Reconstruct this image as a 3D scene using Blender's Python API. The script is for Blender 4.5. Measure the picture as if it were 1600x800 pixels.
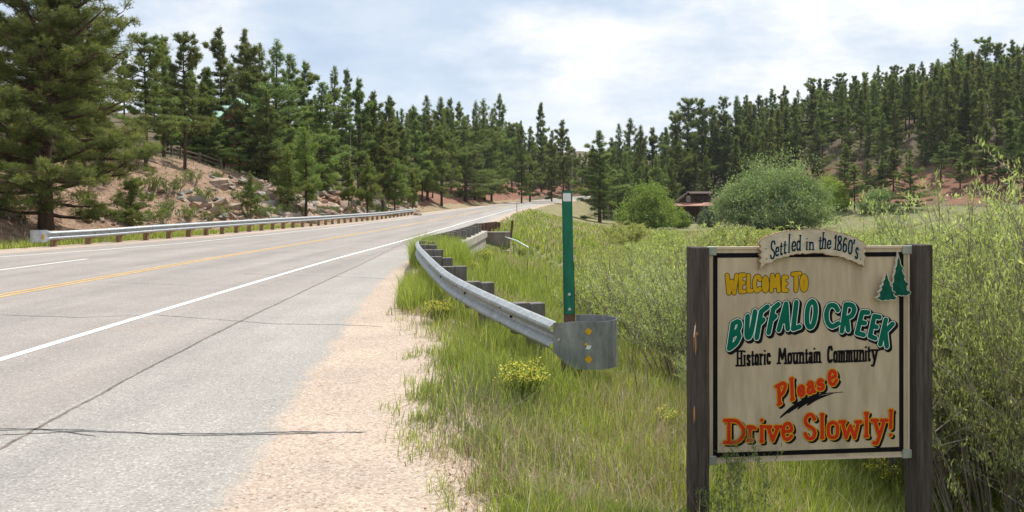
import bpy, bmesh, math, random
import numpy as np
from mathutils import Vector, Matrix
random.seed(7); RNG = np.random.default_rng(11)
scene = bpy.context.scene
for o in list(bpy.data.objects): bpy.data.objects.remove(o, do_unlink=True)
COL = scene.collection
R = math.radians
# ------------------------------------------------------------------ camera, sky, sun, exposure
HOR, FPX, CAMH = 318.0, 1333.0, 1.6
cam_d = bpy.data.cameras.new("camera"); cam = bpy.data.objects.new("camera", cam_d); COL.objects.link(cam)
cam.location = (0, 0, CAMH); cam.rotation_euler = (R(90), 0, 0)
cam_d.sensor_width = 36; cam_d.lens = 30.0; cam_d.shift_y = -0.05125
cam_d.clip_start = 0.05; cam_d.clip_end = 6000
scene.camera = cam
scene.render.engine = 'CYCLES'
scene.render.resolution_x, scene.render.resolution_y = 1024, 512
scene.view_settings.view_transform = 'Standard'
scene.view_settings.look = 'None'
scene.view_settings.exposure = 0.36
scene.cycles.max_bounces = 6; scene.cycles.diffuse_bounces = 3
scene.cycles.transparent_max_bounces = 8
SUN_EL, SUN_AZ = R(60), R(38)          # azimuth measured from +Y (view direction) towards +X
sd = Vector((math.sin(SUN_AZ)*math.cos(SUN_EL), math.cos(SUN_AZ)*math.cos(SUN_EL), math.sin(SUN_EL)))
sl = bpy.data.lights.new("sun", 'SUN'); sl.energy = 4.7; sl.angle = R(0.6); sl.color = (1.0, 0.955, 0.89)
so = bpy.data.objects.new("sun", sl); COL.objects.link(so); so.rotation_euler = sd.to_track_quat('Z', 'Y').to_euler(); so.location = sd*200

def N(nt, typ, **kw):
    n = nt.nodes.new(typ)
    ins = kw.pop('ins', {})
    for k, v in kw.items(): setattr(n, k, v)
    for k, v in ins.items(): n.inputs[k].default_value = v
    return n
def L(nt, a, b): nt.links.new(a, b)
def ramp(nt, stops, interp='LINEAR'):
    n = nt.nodes.new('ShaderNodeValToRGB'); cr = n.color_ramp; cr.interpolation = interp
    while len(cr.elements) < len(stops): cr.elements.new(0.5)
    for e, (p, c) in zip(cr.elements, stops):
        e.position = p; e.color = (c, c, c, 1) if not hasattr(c, '__len__') else (*c[:3], 1)
    return n
def mixc(nt, fac, a, b, blend='MIX'):
    n = nt.nodes.new('ShaderNodeMix'); n.data_type = 'RGBA'; n.blend_type = blend
    for sock, v in ((n.inputs[0], fac), (n.inputs[6], a), (n.inputs[7], b)):
        if isinstance(v, bpy.types.NodeSocket): L(nt, v, sock)
        else: sock.default_value = v if not hasattr(v, '__len__') else (*v[:3], 1)
    return n.outputs[2]
def mth(nt, op, a, b=None, clamp=False):
    n = nt.nodes.new('ShaderNodeMath'); n.operation = op; n.use_clamp = clamp
    for i, v in enumerate((a, b)):
        if v is None: continue
        if isinstance(v, bpy.types.NodeSocket): L(nt, v, n.inputs[i])
        else: n.inputs[i].default_value = v
    return n.outputs[0]

w = bpy.data.worlds.new("World"); scene.world = w; w.use_nodes = True
nt = w.node_tree; nt.nodes.clear()
sky = N(nt, 'ShaderNodeTexSky', sky_type='NISHITA', sun_disc=False)
sky.sun_elevation = SUN_EL; sky.sun_rotation = SUN_AZ; sky.altitude = 2000; sky.air_density = 1.0; sky.dust_density = 1.2
tc = N(nt, 'ShaderNodeTexCoord'); sep = N(nt, 'ShaderNodeSeparateXYZ'); L(nt, tc.outputs['Generated'], sep.inputs[0])
zz = mth(nt, 'ADD', mth(nt, 'MAXIMUM', sep.outputs[2], 0.0), 0.26)
cx = mth(nt, 'DIVIDE', sep.outputs[0], zz); cy = mth(nt, 'DIVIDE', sep.outputs[1], zz)
cmb = N(nt, 'ShaderNodeCombineXYZ'); L(nt, cx, cmb.inputs[0]); L(nt, cy, cmb.inputs[1]); cmb.inputs[2].default_value = 3.1
n1 = N(nt, 'ShaderNodeTexNoise', ins={'Scale': 1.35, 'Detail': 9.0, 'Roughness': 0.5, 'Distortion': 0.25}); L(nt, cmb.outputs[0], n1.inputs['Vector'])
n2 = N(nt, 'ShaderNodeTexNoise', ins={'Scale': 2.3, 'Detail': 8.0, 'Roughness': 0.6}); L(nt, cmb.outputs[0], n2.inputs['Vector'])
cov = ramp(nt, [(0.38, 0.45), (0.46, 0.8), (0.52, 1.0)]); L(nt, n1.outputs[0], cov.inputs[0])
clc = ramp(nt, [(0.34, (5.6, 6.6, 7.9)), (0.47, (7.4, 8.1, 9.0)), (0.58, (9.3, 9.5, 9.7))]); L(nt, n2.outputs[0], clc.inputs[0])
hz = ramp(nt, [(0.0, 0.55), (0.18, 0.0)]); L(nt, sep.outputs[2], hz.inputs[0])
skyb = mixc(nt, 0.6, sky.outputs[0], (5.4, 6.9, 8.8))
c1 = mixc(nt, cov.outputs[0], skyb, clc.outputs[0])
c2 = mixc(nt, hz.outputs[0], c1, (7.9, 8.6, 9.4))
bg = N(nt, 'ShaderNodeBackground', ins={'Strength': 0.086}); L(nt, c2, bg.inputs[0])
wo = N(nt, 'ShaderNodeOutputWorld'); L(nt, bg.outputs[0], wo.inputs[0])

# ------------------------------------------------------------------ materials
def newmat(name):
    m = bpy.data.materials.new(name); m.use_nodes = True; nt = m.node_tree; nt.nodes.clear()
    out = N(nt, 'ShaderNodeOutputMaterial'); b = N(nt, 'ShaderNodeBsdfPrincipled'); L(nt, b.outputs[0], out.inputs[0])
    return m, nt, b, out
def objco(nt): return N(nt, 'ShaderNodeTexCoord').outputs['Object']
def noise(nt, co, scale, detail=4.0, rough=0.6, dist=0.0):
    n = N(nt, 'ShaderNodeTexNoise', ins={'Scale': scale, 'Detail': detail, 'Roughness': rough, 'Distortion': dist}); L(nt, co, n.inputs['Vector']); return n.outputs[0]
def bump(nt, b, h, strength=0.4, dist=0.01):
    n = N(nt, 'ShaderNodeBump', ins={'Strength': strength, 'Distance': dist}); L(nt, h, n.inputs['Height']); L(nt, n.outputs[0], b.inputs['Normal'])
def scaled(nt, co, s):
    n = N(nt, 'ShaderNodeMapping'); n.inputs['Scale'].default_value = s; L(nt, co, n.inputs[0]); return n.outputs[0]
def speckle(name, c1, c2, scale=6.0, rough=0.8, metallic=0.0, stretch=None, bmp=0.2, fine=60.0, spec=0.3):
    m, nt, b, out = newmat(name); co = objco(nt)
    if stretch: co = scaled(nt, co, stretch)
    a = noise(nt, co, scale, 5); f = noise(nt, co, fine, 3)
    r = ramp(nt, [(0.3, c1), (0.7, c2)]); L(nt, a, r.inputs[0])
    k = ramp(nt, [(0.3, 0.78), (0.7, 1.12)]); L(nt, f, k.inputs[0])
    L(nt, mixc(nt, 1.0, r.outputs[0], k.outputs[0], 'MULTIPLY'), b.inputs['Base Color'])
    b.inputs['Roughness'].default_value = rough; b.inputs['Metallic'].default_value = metallic
    b.inputs['Specular IOR Level'].default_value = spec
    bump(nt, b, f, bmp, 0.01)
    return m
def foliage(name, stops, trans=0.35, objvar=0.35, tcol=(1.25, 1.3, 0.6), rough=0.55):
    m = bpy.data.materials.new(name); m.use_nodes = True; nt = m.node_tree; nt.nodes.clear()
    out = N(nt, 'ShaderNodeOutputMaterial')
    at = N(nt, 'ShaderNodeAttribute', attribute_name='rnd'); oi = N(nt, 'ShaderNodeObjectInfo')
    r = ramp(nt, stops); L(nt, at.outputs['Fac'], r.inputs[0])
    h = N(nt, 'ShaderNodeHueSaturation')
    L(nt, mth(nt, 'ADD', mth(nt, 'MULTIPLY', oi.outputs['Random'], 0.035*objvar/0.35), 0.483), h.inputs['Hue'])
    L(nt, mth(nt, 'ADD', mth(nt, 'MULTIPLY', oi.outputs['Random'], objvar), 1.0-objvar/2), h.inputs['Value'])
    L(nt, r.outputs[0], h.inputs['Color'])
    d = N(nt, 'ShaderNodeBsdfPrincipled', ins={'Roughness': rough, 'Specular IOR Level': 0.25}); L(nt, h.outputs[0], d.inputs['Base Color'])
    t = N(nt, 'ShaderNodeBsdfTranslucent'); L(nt, mixc(nt, 1.0, h.outputs[0], tcol, 'MULTIPLY'), t.inputs[0])
    mx = N(nt, 'ShaderNodeMixShader', ins={0: trans}); L(nt, d.outputs[0], mx.inputs[1]); L(nt, t.outputs[0], mx.inputs[2]); L(nt, mx.outputs[0], out.inputs[0])
    return m
def flat(name, c, rough=0.6, var=0.12, metallic=0.0, spec=0.3, scale=9.0):
    m, nt, b, out = newmat(name); co = objco(nt); a = noise(nt, co, scale, 6)
    r = ramp(nt, [(0.3, 1-var), (0.7, 1+var)]); L(nt, a, r.inputs[0])
    L(nt, mixc(nt, 1.0, c, r.outputs[0], 'MULTIPLY'), b.inputs['Base Color'])
    b.inputs['Roughness'].default_value = rough; b.inputs['Metallic'].default_value = metallic; b.inputs['Specular IOR Level'].default_value = spec
    return m

M = {}
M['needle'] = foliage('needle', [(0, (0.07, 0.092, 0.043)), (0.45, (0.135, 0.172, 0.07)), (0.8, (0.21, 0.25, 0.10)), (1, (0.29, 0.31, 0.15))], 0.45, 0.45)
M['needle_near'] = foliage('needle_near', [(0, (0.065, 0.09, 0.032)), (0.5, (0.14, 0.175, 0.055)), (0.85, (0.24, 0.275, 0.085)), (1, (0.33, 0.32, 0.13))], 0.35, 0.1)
M['needle_young'] = foliage('needle_young', [(0, (0.08, 0.12, 0.035)), (0.5, (0.16, 0.215, 0.06)), (1, (0.26, 0.31, 0.10))], 0.35, 0.3)
M['willow_leaf'] = foliage('willow_leaf', [(0, (0.20, 0.24, 0.115)), (0.5, (0.35, 0.40, 0.20)), (0.85, (0.47, 0.51, 0.28)), (1, (0.60, 0.61, 0.38))], 0.5, 0.4)
M['willow_far'] = foliage('willow_far', [(0, (0.21, 0.24, 0.10)), (0.5, (0.36, 0.395, 0.165)), (1, (0.53, 0.55, 0.27))], 0.5, 0.4)
M['round_leaf'] = foliage('round_leaf', [(0, (0.13, 0.20, 0.09)), (0.5, (0.24, 0.335, 0.155)), (1, (0.43, 0.52, 0.29))], 0.3, 0.1)
M['lime_leaf'] = foliage('lime_leaf', [(0, (0.14, 0.21, 0.03)), (0.5, (0.26, 0.36, 0.06)), (1, (0.40, 0.50, 0.12))], 0.4, 0.1)
M['bright_leaf'] = foliage('bright_leaf', [(0, (0.11, 0.18, 0.04)), (0.5, (0.20, 0.30, 0.075)), (1, (0.32, 0.42, 0.13))], 0.35, 0.1)
M['silver_leaf'] = foliage('silver_leaf', [(0, (0.09, 0.13, 0.09)), (0.5, (0.17, 0.22, 0.15)), (1, (0.28, 0.33, 0.25))], 0.25, 0.1)
M['grass_green'] = foliage('grass_green', [(0, (0.12, 0.17, 0.04)), (0.5, (0.27, 0.36, 0.095)), (0.8, (0.42, 0.50, 0.17)), (1, (0.60, 0.60, 0.31))], 0.42, 0.0, (1.2, 1.25, .5))
M['grass_sage'] = foliage('grass_sage', [(0, (0.13, 0.17, 0.09)), (0.5, (0.21, 0.26, 0.13)), (1, (0.33, 0.36, 0.2))], 0.35, 0.0, (1.1, 1.15, .7))
M['grass_dry'] = foliage('grass_dry', [(0, (0.26, 0.21, 0.13)), (0.5, (0.46, 0.39, 0.26)), (1, (0.66, 0.59, 0.43))], 0.3, 0.0, (1.1, 1.0, .8))
M['flower'] = foliage('flower', [(0, (0.42, 0.46, 0.03)), (1, (0.72, 0.70, 0.06))], 0.3, 0.0, (1.1, 1.1, .5))
M['bark'] = speckle('bark', (0.035, 0.024, 0.018), (0.12, 0.07, 0.045), 5.0, 0.9, stretch=(1, 1, .25), bmp=.6, fine=25)
M['twig'] = speckle('twig', (0.15, 0.12, 0.10), (0.34, 0.29, 0.24), 5.0, 0.85)
M['deadwood'] = speckle('deadwood', (0.16, 0.14, 0.12), (0.32, 0.29, 0.25), 5.0, 0.85)
M['galv'] = speckle('galvanised_steel', (0.30, 0.325, 0.34), (0.46, 0.48, 0.49), 9.0, 0.5, 0.45, bmp=0.05, fine=30, spec=.5)
M['galv_dull'] = speckle('dull_galvanised_steel', (0.17, 0.185, 0.19), (0.34, 0.36, 0.37), 6.0, 0.55, 0.4, bmp=0.12, fine=20, stretch=(1, 1, .5), spec=.5)
M['post_wood'] = speckle('weathered_post', (0.10, 0.09, 0.08), (0.22, 0.20, 0.18), 4.0, 0.9, stretch=(4, 4, .5), bmp=.5)
M['post_wood_l'] = speckle('tan_post', (0.22, 0.13, 0.07), (0.38, 0.25, 0.15), 4.0, 0.9, stretch=(4, 4, .5), bmp=.5)
M['sign_post'] = speckle('sign_post', (0.04, 0.031, 0.027), (0.12, 0.097, 0.084), 7.0, 0.85, stretch=(9, 9, .5), bmp=.8, fine=40)
M['fresh_wood'] = flat('split_wood', (0.35, 0.17, 0.09), .8, .3)
M['fence_wood'] = speckle('fence_wood', (0.10, 0.08, 0.06), (0.2, 0.17, 0.13), 4.0, .9)
M['rust'] = speckle('rusty_post', (0.07, 0.04, 0.03), (0.17, 0.10, 0.07), 12.0, 0.85, bmp=.3)
M['green_board'] = speckle('green_marker', (0.004, 0.12, 0.07), (0.012, 0.175, 0.105), 5.0, .45, stretch=(4, 4, .8), bmp=.05, fine=22)
M['white_refl'] = flat('white_reflector', (0.72, 0.72, 0.72), .4, .05)
M['bolt'] = flat('bolt', (0.55, 0.55, 0.55), .4, .1)
M['dark'] = flat('dark_hole', (0.02, 0.02, 0.02), .8)
M['yellow_refl'] = flat('yellow_reflector', (0.62, 0.36, 0.02), .4, .15, scale=40)
M['concrete'] = speckle('concrete', (0.28, 0.25, 0.21), (0.45, 0.42, 0.37), 2.5, 0.9, bmp=.3)
M['concrete_d'] = speckle('stained_concrete', (0.17, 0.14, 0.115), (0.31, 0.27, 0.23), 2.0, 0.9, stretch=(1, 1, .3), bmp=.3)
M['rock'] = speckle('rock', (0.19, 0.14, 0.10), (0.42, 0.33, 0.26), 1.6, 0.9, bmp=.8, fine=9)
M['rock_red'] = speckle('red_rock', (0.20, 0.105, 0.065), (0.42, 0.27, 0.19), 1.6, 0.9, bmp=.8, fine=9)
M['rock_grey'] = speckle('grey_rock', (0.15, 0.14, 0.12), (0.34, 0.32, 0.27), 1.6, 0.9, bmp=.8, fine=9)
M['white_paint'] = speckle('white_paint', (0.62, 0.61, 0.58), (0.8, 0.79, 0.76), 3.0, .7, fine=45, bmp=.1)
M['yellow_paint'] = speckle('yellow_paint', (0.42, 0.27, 0.12), (0.60, 0.39, 0.15), 3.0, .7, fine=45, bmp=.1)
M['crack'] = speckle('crack', (0.05, 0.05, 0.05), (0.24, 0.23, 0.22), 7.0, .9, fine=30)
M['seam'] = speckle('seam', (0.075, 0.062, 0.05), (0.24, 0.20, 0.165), 6.0, .9, fine=30)
# sign
M['panel'] = speckle('sign_panel', (0.455, 0.365, 0.26), (0.49, 0.395, 0.283), 3.0, .6, spec=.1, fine=5, bmp=.0, stretch=(2.5, 2.5, .45))
M['panel_edge'] = flat('panel_edge', (0.52, 0.42, 0.32), .6, .08)
M['banner'] = speckle('banner_face', (0.46, 0.39, 0.29), (0.56, 0.48, 0.37), 5.0, .6, fine=20, bmp=.05)
M['banner_edge'] = flat('banner_edge', (0.30, 0.19, 0.10), .7, .3, scale=30)
M['black'] = flat('black_paint', (0.008, 0.007, 0.009), .45, .1, spec=.06)
M['s_green'] = flat('letter_green', (0.004, 0.115, 0.075), .5, .12, scale=20, spec=.06)
M['s_white'] = flat('letter_white', (0.72, 0.80, 0.76), .5, .05, spec=.06)
M['s_yellow'] = flat('letter_yellow', (0.52, 0.30, 0.012), .5, .12, spec=.06)
M['s_red'] = flat('letter_red', (0.50, 0.034, 0.012), .6, .12, scale=20, spec=.06)
M['s_blue'] = flat('letter_blue', (0.20, 0.38, 0.50), .5, .05, spec=.06)
M['tree_green'] = flat('cutout_green', (0.006, 0.075, 0.05), .5, .3, scale=30, spec=.06)
M['tree_edge'] = flat('cutout_edge', (0.55, 0.5, 0.4), .7, .3, scale=60)
M['bracket'] = flat('bracket', (0.30, 0.32, 0.28), .5, .15, metallic=.3)
# buildings
M['cabin'] = flat('cabin_wood', (0.045, 0.022, 0.018), .85, .3)
M['cabin_roof'] = flat('cabin_roof', (0.055, 0.03, 0.025), .8, .2)
M['porch_roof'] = flat('porch_roof', (0.34, 0.16, 0.12), .7, .15)
M['green_roof'] = flat('green_metal_roof', (0.30, 0.46, 0.38), .45, .1)
M['green_trim'] = flat('green_trim', (0.02, 0.08, 0.07), .5, .1)
M['redwall'] = flat('brown_wall', (0.15, 0.055, 0.03), .8, .2)
M['glass'] = flat('window_glass', (0.05, 0.07, 0.08), .1, .1, spec=.8)
M['cream'] = flat('cream', (0.5, 0.45, 0.36), .7, .1)
M['yellow_sign'] = flat('yellow_board', (0.32, 0.25, 0.04), .6, .2)
M['orange_dirt'] = flat('orange_dirt', (0.45, 0.14, 0.05), .9, .2)
M['wire'] = flat('wire', (0.04, 0.04, 0.04), .6)

# ------------------------------------------------------------------ helpers
def link(o, parent=None):
    COL.objects.link(o)
    if parent: o.parent = parent
    return o
def tag(o, label=None, cat=None, group=None, kind=None):
    if label: o['label'] = label
    if cat: o['category'] = cat
    if group: o['group'] = group
    if kind: o['kind'] = kind
    return o
def empty(name, loc=(0, 0, 0), rz=0):
    o = bpy.data.objects.new(name, None); o.empty_display_size = .3; o.location = loc; o.rotation_euler = (0, 0, rz); return link(o)
def npmesh(name, V, T, mat, rnd=None, smooth=False, uv=None):
    V = np.asarray(V, dtype=np.float32); T = np.asarray(T, dtype=np.int32); k = T.shape[1]
    me = bpy.data.meshes.new(name)
    me.vertices.add(len(V)); me.vertices.foreach_set('co', V.ravel())
    me.loops.add(T.size); me.loops.foreach_set('vertex_index', T.ravel())
    me.polygons.add(len(T)); me.polygons.foreach_set('loop_start', np.arange(0, T.size, k, dtype=np.int32))
    try: me.polygons.foreach_set('loop_total', np.full(len(T), k, dtype=np.int32))
    except Exception: pass
    me.update(calc_edges=True)
    if rnd is not None:
        a = me.attributes.new('rnd', 'FLOAT', 'POINT'); a.data.foreach_set('value', np.asarray(rnd, dtype=np.float32))
    if uv is not None:
        u = me.uv_layers.new(name='UVMap'); u.data.foreach_set('uv', np.asarray(uv, dtype=np.float32)[T.ravel()].ravel())
    if smooth: me.polygons.foreach_set('use_smooth', np.ones(len(T), dtype=bool))
    me.materials.append(mat)
    return me
def npobj(name, V, T, mat, parent=None, **kw):
    o = bpy.data.objects.new(name, npmesh(name, V, T, mat, **kw)); return link(o, parent)
class MB:
    def __init__(s): s.v = []; s.f = []
    def add(s, vs, fs):
        b = len(s.v); s.v += [tuple(v) for v in vs]; s.f += [tuple(i+b for i in f) for f in fs]; return s
    def box(s, c, size, rz=0, m=None, rx=0, ry=0):
        x, y, z = (k/2 for k in size)
        Rm = Matrix.Rotation(rz, 3, 'Z') @ Matrix.Rotation(ry, 3, 'Y') @ Matrix.Rotation(rx, 3, 'X')
        vs = [Rm @ Vector((sx*x, sy*y, sz*z)) + Vector(c) for sx in (-1, 1) for sy in (-1, 1) for sz in (-1, 1)]
        return s.add(vs, [(0, 1, 3, 2), (4, 6, 7, 5), (0, 4, 5, 1), (2, 3, 7, 6), (0, 2, 6, 4), (1, 5, 7, 3)])
    def tube(s, pts, rads, n=6, cap=True):
        pts = [Vector(p) for p in pts]
        if not hasattr(rads, '__len__'): rads = [rads]*len(pts)
        rings = []
        for i, p in enumerate(pts):
            t = (pts[min(i+1, len(pts)-1)]-pts[max(i-1, 0)]).normalized()
            a = t.cross(Vector((0.13, 0.91, 0.37))).normalized(); b = t.cross(a)
            rings.append([p+(a*math.cos(2*math.pi*k/n)+b*math.sin(2*math.pi*k/n))*rads[i] for k in range(n)])
        vs = [v for r in rings for v in r]; fs = []
        for i in range(len(pts)-1):
            for k in range(n): fs.append((i*n+k, i*n+(k+1) % n, (i+1)*n+(k+1) % n, (i+1)*n+k))
        if cap: fs += [tuple(range(n))[::-1], tuple((len(pts)-1)*n+k for k in range(n))]
        return s.add(vs, fs)
    def prism(s, poly, y0, y1):      # polygon in xz extruded along y
        n = len(poly)
        vs = [(p[0], y0, p[1]) for p in poly]+[(p[0], y1, p[1]) for p in poly]
        return s.add(vs, [tuple(range(n)), tuple(range(2*n-1, n-1, -1))]+[(i, i+n, (i+1) % n+n, (i+1) % n) for i in range(n)])
    def mesh(s, name, mat, smooth=False):
        me = bpy.data.meshes.new(name); me.from_pydata(s.v, [], s.f); me.materials.append(mat)
        bm = bmesh.new(); bm.from_mesh(me); bmesh.ops.recalc_face_normals(bm, faces=bm.faces); bm.to_mesh(me); bm.free()
        if smooth:
            for p in me.polygons: p.use_smooth = True
        return me
    def build(s, name, mat, parent=None, smooth=False, bevel=0):
        o = bpy.data.objects.new(name, s.mesh(name, mat, smooth)); link(o, parent)
        if bevel:
            b = o.modifiers.new('bevel', 'BEVEL'); b.width = bevel; b.segments = 1
        return o
def hashn(ix, iy, seed):
    h = (ix*374761393+iy*668265263+seed*974634777) & 0x7fffffff
    h = ((h ^ (h >> 13))*1274126177) & 0x7fffffff
    return ((h ^ (h >> 16)) & 0xffff)/65535.0
def vnoise(x, y, scale, seed=0, octv=3):
    x = np.asarray(x, float); y = np.asarray(y, float); r = np.zeros(np.broadcast(x, y).shape); a = 1.0; tot = 0
    for o in range(octv):
        fx, fy = x/scale, y/scale; ix, iy = np.floor(fx).astype(np.int64), np.floor(fy).astype(np.int64); tx, ty = fx-ix, fy-iy
        tx = tx*tx*(3-2*tx); ty = ty*ty*(3-2*ty); s = seed+o*17
        r = r + a*((hashn(ix, iy, s)*(1-tx)+hashn(ix+1, iy, s)*tx)*(1-ty)+(hashn(ix, iy+1, s)*(1-tx)+hashn(ix+1, iy+1, s)*tx)*ty)
        tot += a; a *= .5; scale *= .5
    return r/tot
def sstep(a, b, x): t = np.clip((x-a)/(b-a), 0, 1); return t*t*(3-2*t)

# ------------------------------------------------------------------ road line and terrain
cpts = np.array([(-60, -9.0), (0, -8.9), (22, -8.8), (35, -8.4), (57, -7.9), (79, -7.2), (113, -4.9), (150, -2.0), (185, 1.6), (225, 9), (262, 22), (290, 38), (320, 62), (350, 95), (420, 200)], float)
def catmull(P, m=14):
    out = []
    for i in range(len(P)-1):
        p0, p1, p2, p3 = P[max(i-1, 0)], P[i], P[i+1], P[min(i+2, len(P)-1)]
        for t in np.linspace(0, 1, m, endpoint=False):
            out.append(.5*((2*p1)+(-p0+p2)*t+(2*p0-5*p1+4*p2-p3)*t*t+(-p0+3*p1-3*p2+p3)*t**3))
    out.append(P[-1]); return np.array(out)
cl = catmull(cpts[:, ::-1])                       # (x, y)
seg = np.diff(cl, axis=0); sl_ = np.hypot(*seg.T); ss = np.concatenate([[0], np.cumsum(sl_)])-60.0   # station ~ Y near the camera
S = np.arange(-58, ss[-1]-1, 1.0)
CX, CY = np.interp(S, ss, cl[:, 0]), np.interp(S, ss, cl[:, 1])
tx, ty = np.gradient(CX), np.gradient(CY); tl = np.hypot(tx, ty); NX, NY = ty/tl, -tx/tl    # right normal
def road_z(s): return np.interp(s, [0, 60, 79, 113, 175, 230, 295, 340, 500], [0, 0, .05, .5, 1.2, 2.25, 4.6, 5.5, 8])
def off_asph(s): return np.interp(s, [0, 4.4, 8.1, 17.5, 24, 28, 34, 42, 60, 120, 400], [7.9, 7.45, 7.05, 6.2, 5.9, 6.3, 6.6, 6.3, 5.6, 5.0, 4.8])
def off_grass(s): return np.interp(s, [0, 4.4, 7, 8.8, 16.2, 24, 30, 42, 60, 120, 400], [9.0, 8.6, 8.05, 7.9, 6.8, 6.35, 6.5, 6.6, 6.4, 5.9, 5.6])
def off_left(s): return np.interp(s, [0, 28.8, 40, 60, 79, 120, 400], [9.2, 8.6, 7.0, 6.0, 5.4, 5.2, 5.2])
def su(x, y):
    x = np.asarray(x, float).ravel(); y = np.asarray(y, float).ravel(); s = np.empty(len(x)); u = np.empty(len(x))
    for i in range(0, len(x), 20000):
        a, b = x[i:i+20000, None], y[i:i+20000, None]
        d2 = (a-CX)**2+(b-CY)**2; k = d2.argmin(1)
        dx, dy = a[:, 0]-CX[k], b[:, 0]-CY[k]
        u[i:i+20000] = dx*NX[k]+dy*NY[k]; s[i:i+20000] = S[k]+dx*(-NY[k])+dy*NX[k]
        far = d2[np.arange(len(k)), k] > (abs(u[i:i+20000])+8)**2
        u[i:i+20000] = np.where(far, np.sign(u[i:i+20000]+1e-6)*np.sqrt(d2[np.arange(len(k)), k]), u[i:i+20000])
    return s, u
def terrain(x, y, full=False):
    x = np.atleast_1d(np.asarray(x, float)); shp = x.shape; y = np.broadcast_to(np.asarray(y, float), shp)
    s, u = su(x, y); s = s.reshape(shp); u = u.reshape(shp); zr = road_z(s)
    # right: embankment to the creek bottom and meadow, then the hill
    wv = (x-30)*.825+(y-215)*.567
    F = -2.6+3.9*sstep(-28, 3, wv)*sstep(.14, .3, x/np.maximum(y, 5))
    hill = .50*(np.sqrt(np.maximum(wv, 0)**2+100)-10)
    hill = np.where(hill > 15, 15+12*(1-np.exp(-(hill-15)/12)), hill)
    A = sstep(.10, .36, x/np.maximum(y, 5))
    F = F+hill*A+sstep(250, 500, y)*6*(1-A)
    F = F+(vnoise(x, y, 9, 3)-.5)*(.5+hill*.06)
    t = np.maximum(u-off_grass(s), 0)
    Lx = np.interp(y, [0, 5.6, 8, 30, 100], [5.2, 5.5, 7.2, 6.5, 9.0])
    zR = F+(zr-.03-F)*np.exp(-(t/Lx)**1.5)
    # left: cut bank and hillside
    tt = np.maximum(-u-off_left(s), 0)
    Hb = np.interp(s, [0, 30, 45, 75, 95, 130, 170, 230, 300], [2.5, 3.4, 4.3, 4.6, 4.0, 2.4, 2.8, 4.4, 4])
    Hb = Hb*(.8+.4*vnoise(x, y, 13, 8))
    q = np.maximum(tt-3.2, 0)
    cut = Hb*(1-np.exp(-(q*.62/Hb)**1.4))
    up = np.maximum(tt-9, 0); up = .26*(np.sqrt(up**2+36)-6); up = np.where(up > 17, 17+(up-17)*.08, up)
    rough = (vnoise(x, y, 3.5, 5)-.5)*2.0*sstep(.3, 3, q)*(1-.6*sstep(8, 16, q))+np.abs(vnoise(x, y, 1.6, 15)-.5)*.9*sstep(.3, 2, q)*(1-sstep(6, 12, q))+(vnoise(x, y, 12, 6)-.5)*1.6*sstep(4, 20, q)
    zL = zr-.03-.10*sstep(0, 3, tt)*sstep(3.2, 2.0, tt)+cut+up+rough
    z = np.where(u > 0, zR, zL)
    onroad = (u < off_grass(s)) & (u > -off_left(s))
    z = np.where(onroad, zr-.06, z)
    z = z+np.where(~onroad, (vnoise(x, y, 1.3, 1)-.5)*.10*sstep(0, 1.2, np.where(u > 0, t, tt)), 0)
    # creek channel under the bridge
    ch = np.exp(-((y-36.0-.15*x)/3.6)**4)*sstep(-40, -20, x)*(1-sstep(-.3, 6, x))
    ch = ch*np.where(u < 0, sstep(6, 9, -u)*0, 1)
    z = z-ch*1.1*np.where(onroad, 0, 1)
    if full: return z, s, u, t, tt, wv, A
    return z
def tz(x, y): return float(terrain([x], [y])[0])
def at(px, d): return ((px-800)/FPX*d, d)
DD = np.concatenate([np.arange(3, 40, .25), np.arange(40, 120, .5), np.arange(120, 420, 1.5)])
def ordinal(n):
    o = ['', 'first', 'second', 'third', 'fourth', 'fifth', 'sixth', 'seventh', 'eighth', 'ninth', 'tenth', 'eleventh', 'twelfth', 'thirteenth', 'fourteenth', 'fifteenth', 'sixteenth', 'seventeenth', 'eighteenth', 'nineteenth']
    if n < 20: return o[n]
    return {20: 'twentieth', 30: 'thirtieth', 40: 'fortieth'}[n] if n % 10 == 0 else {2: 'twenty-', 3: 'thirty-', 4: 'forty-'}[n//10]+o[n % 10]
def hit(px, py):                                 # where the line of sight through a pixel meets the ground
    x = (px-800)/FPX*DD; z = CAMH-(py-HOR)/FPX*DD; g = terrain(x, DD); k = np.argmax(g >= z)
    if g[k] < z[k]: return None
    return x[k], DD[k], g[k]
def project(x, y, z): return 800+x/y*FPX, HOR-(z-CAMH)/y*FPX

# ground sheet
def axis(a, fine, far, n):
    t = np.linspace(-1, 1, n); v = np.sinh(t*a); return v/np.max(v)*far
gx = np.unique(np.concatenate([np.arange(-24, 12, .35), np.arange(-60, -24, .8), np.arange(12, 60, .9), np.arange(60, 200, 2.6), np.arange(-200, -60, 4), 200*1.12**np.arange(0, 24), -200*1.12**np.arange(0, 24)]))
gy = np.unique(np.concatenate([np.arange(-12, 3, 1.0), np.arange(3, 50, .35), np.arange(50, 120, .8), np.arange(120, 320, 2.2), 320*1.1**np.arange(0, 26), -12*1.4**np.arange(0, 15)]))
XX, YY = np.meshgrid(gx, gy); zg, sg, ug, tg, ttg, wg, Ag = terrain(XX.ravel(), YY.ravel(), True)
nx, ny = len(gx), len(gy); idx = np.arange(nx*ny).reshape(ny, nx)
quads = np.stack([idx[:-1, :-1], idx[:-1, 1:], idx[1:, 1:], idx[1:, :-1]], -1).reshape(-1, 4)
M['ground'], nt, b, out = newmat('ground')
co = objco(nt)
def attr(nt, n): return N(nt, 'ShaderNodeAttribute', attribute_name=n).outputs['Fac']
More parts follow.
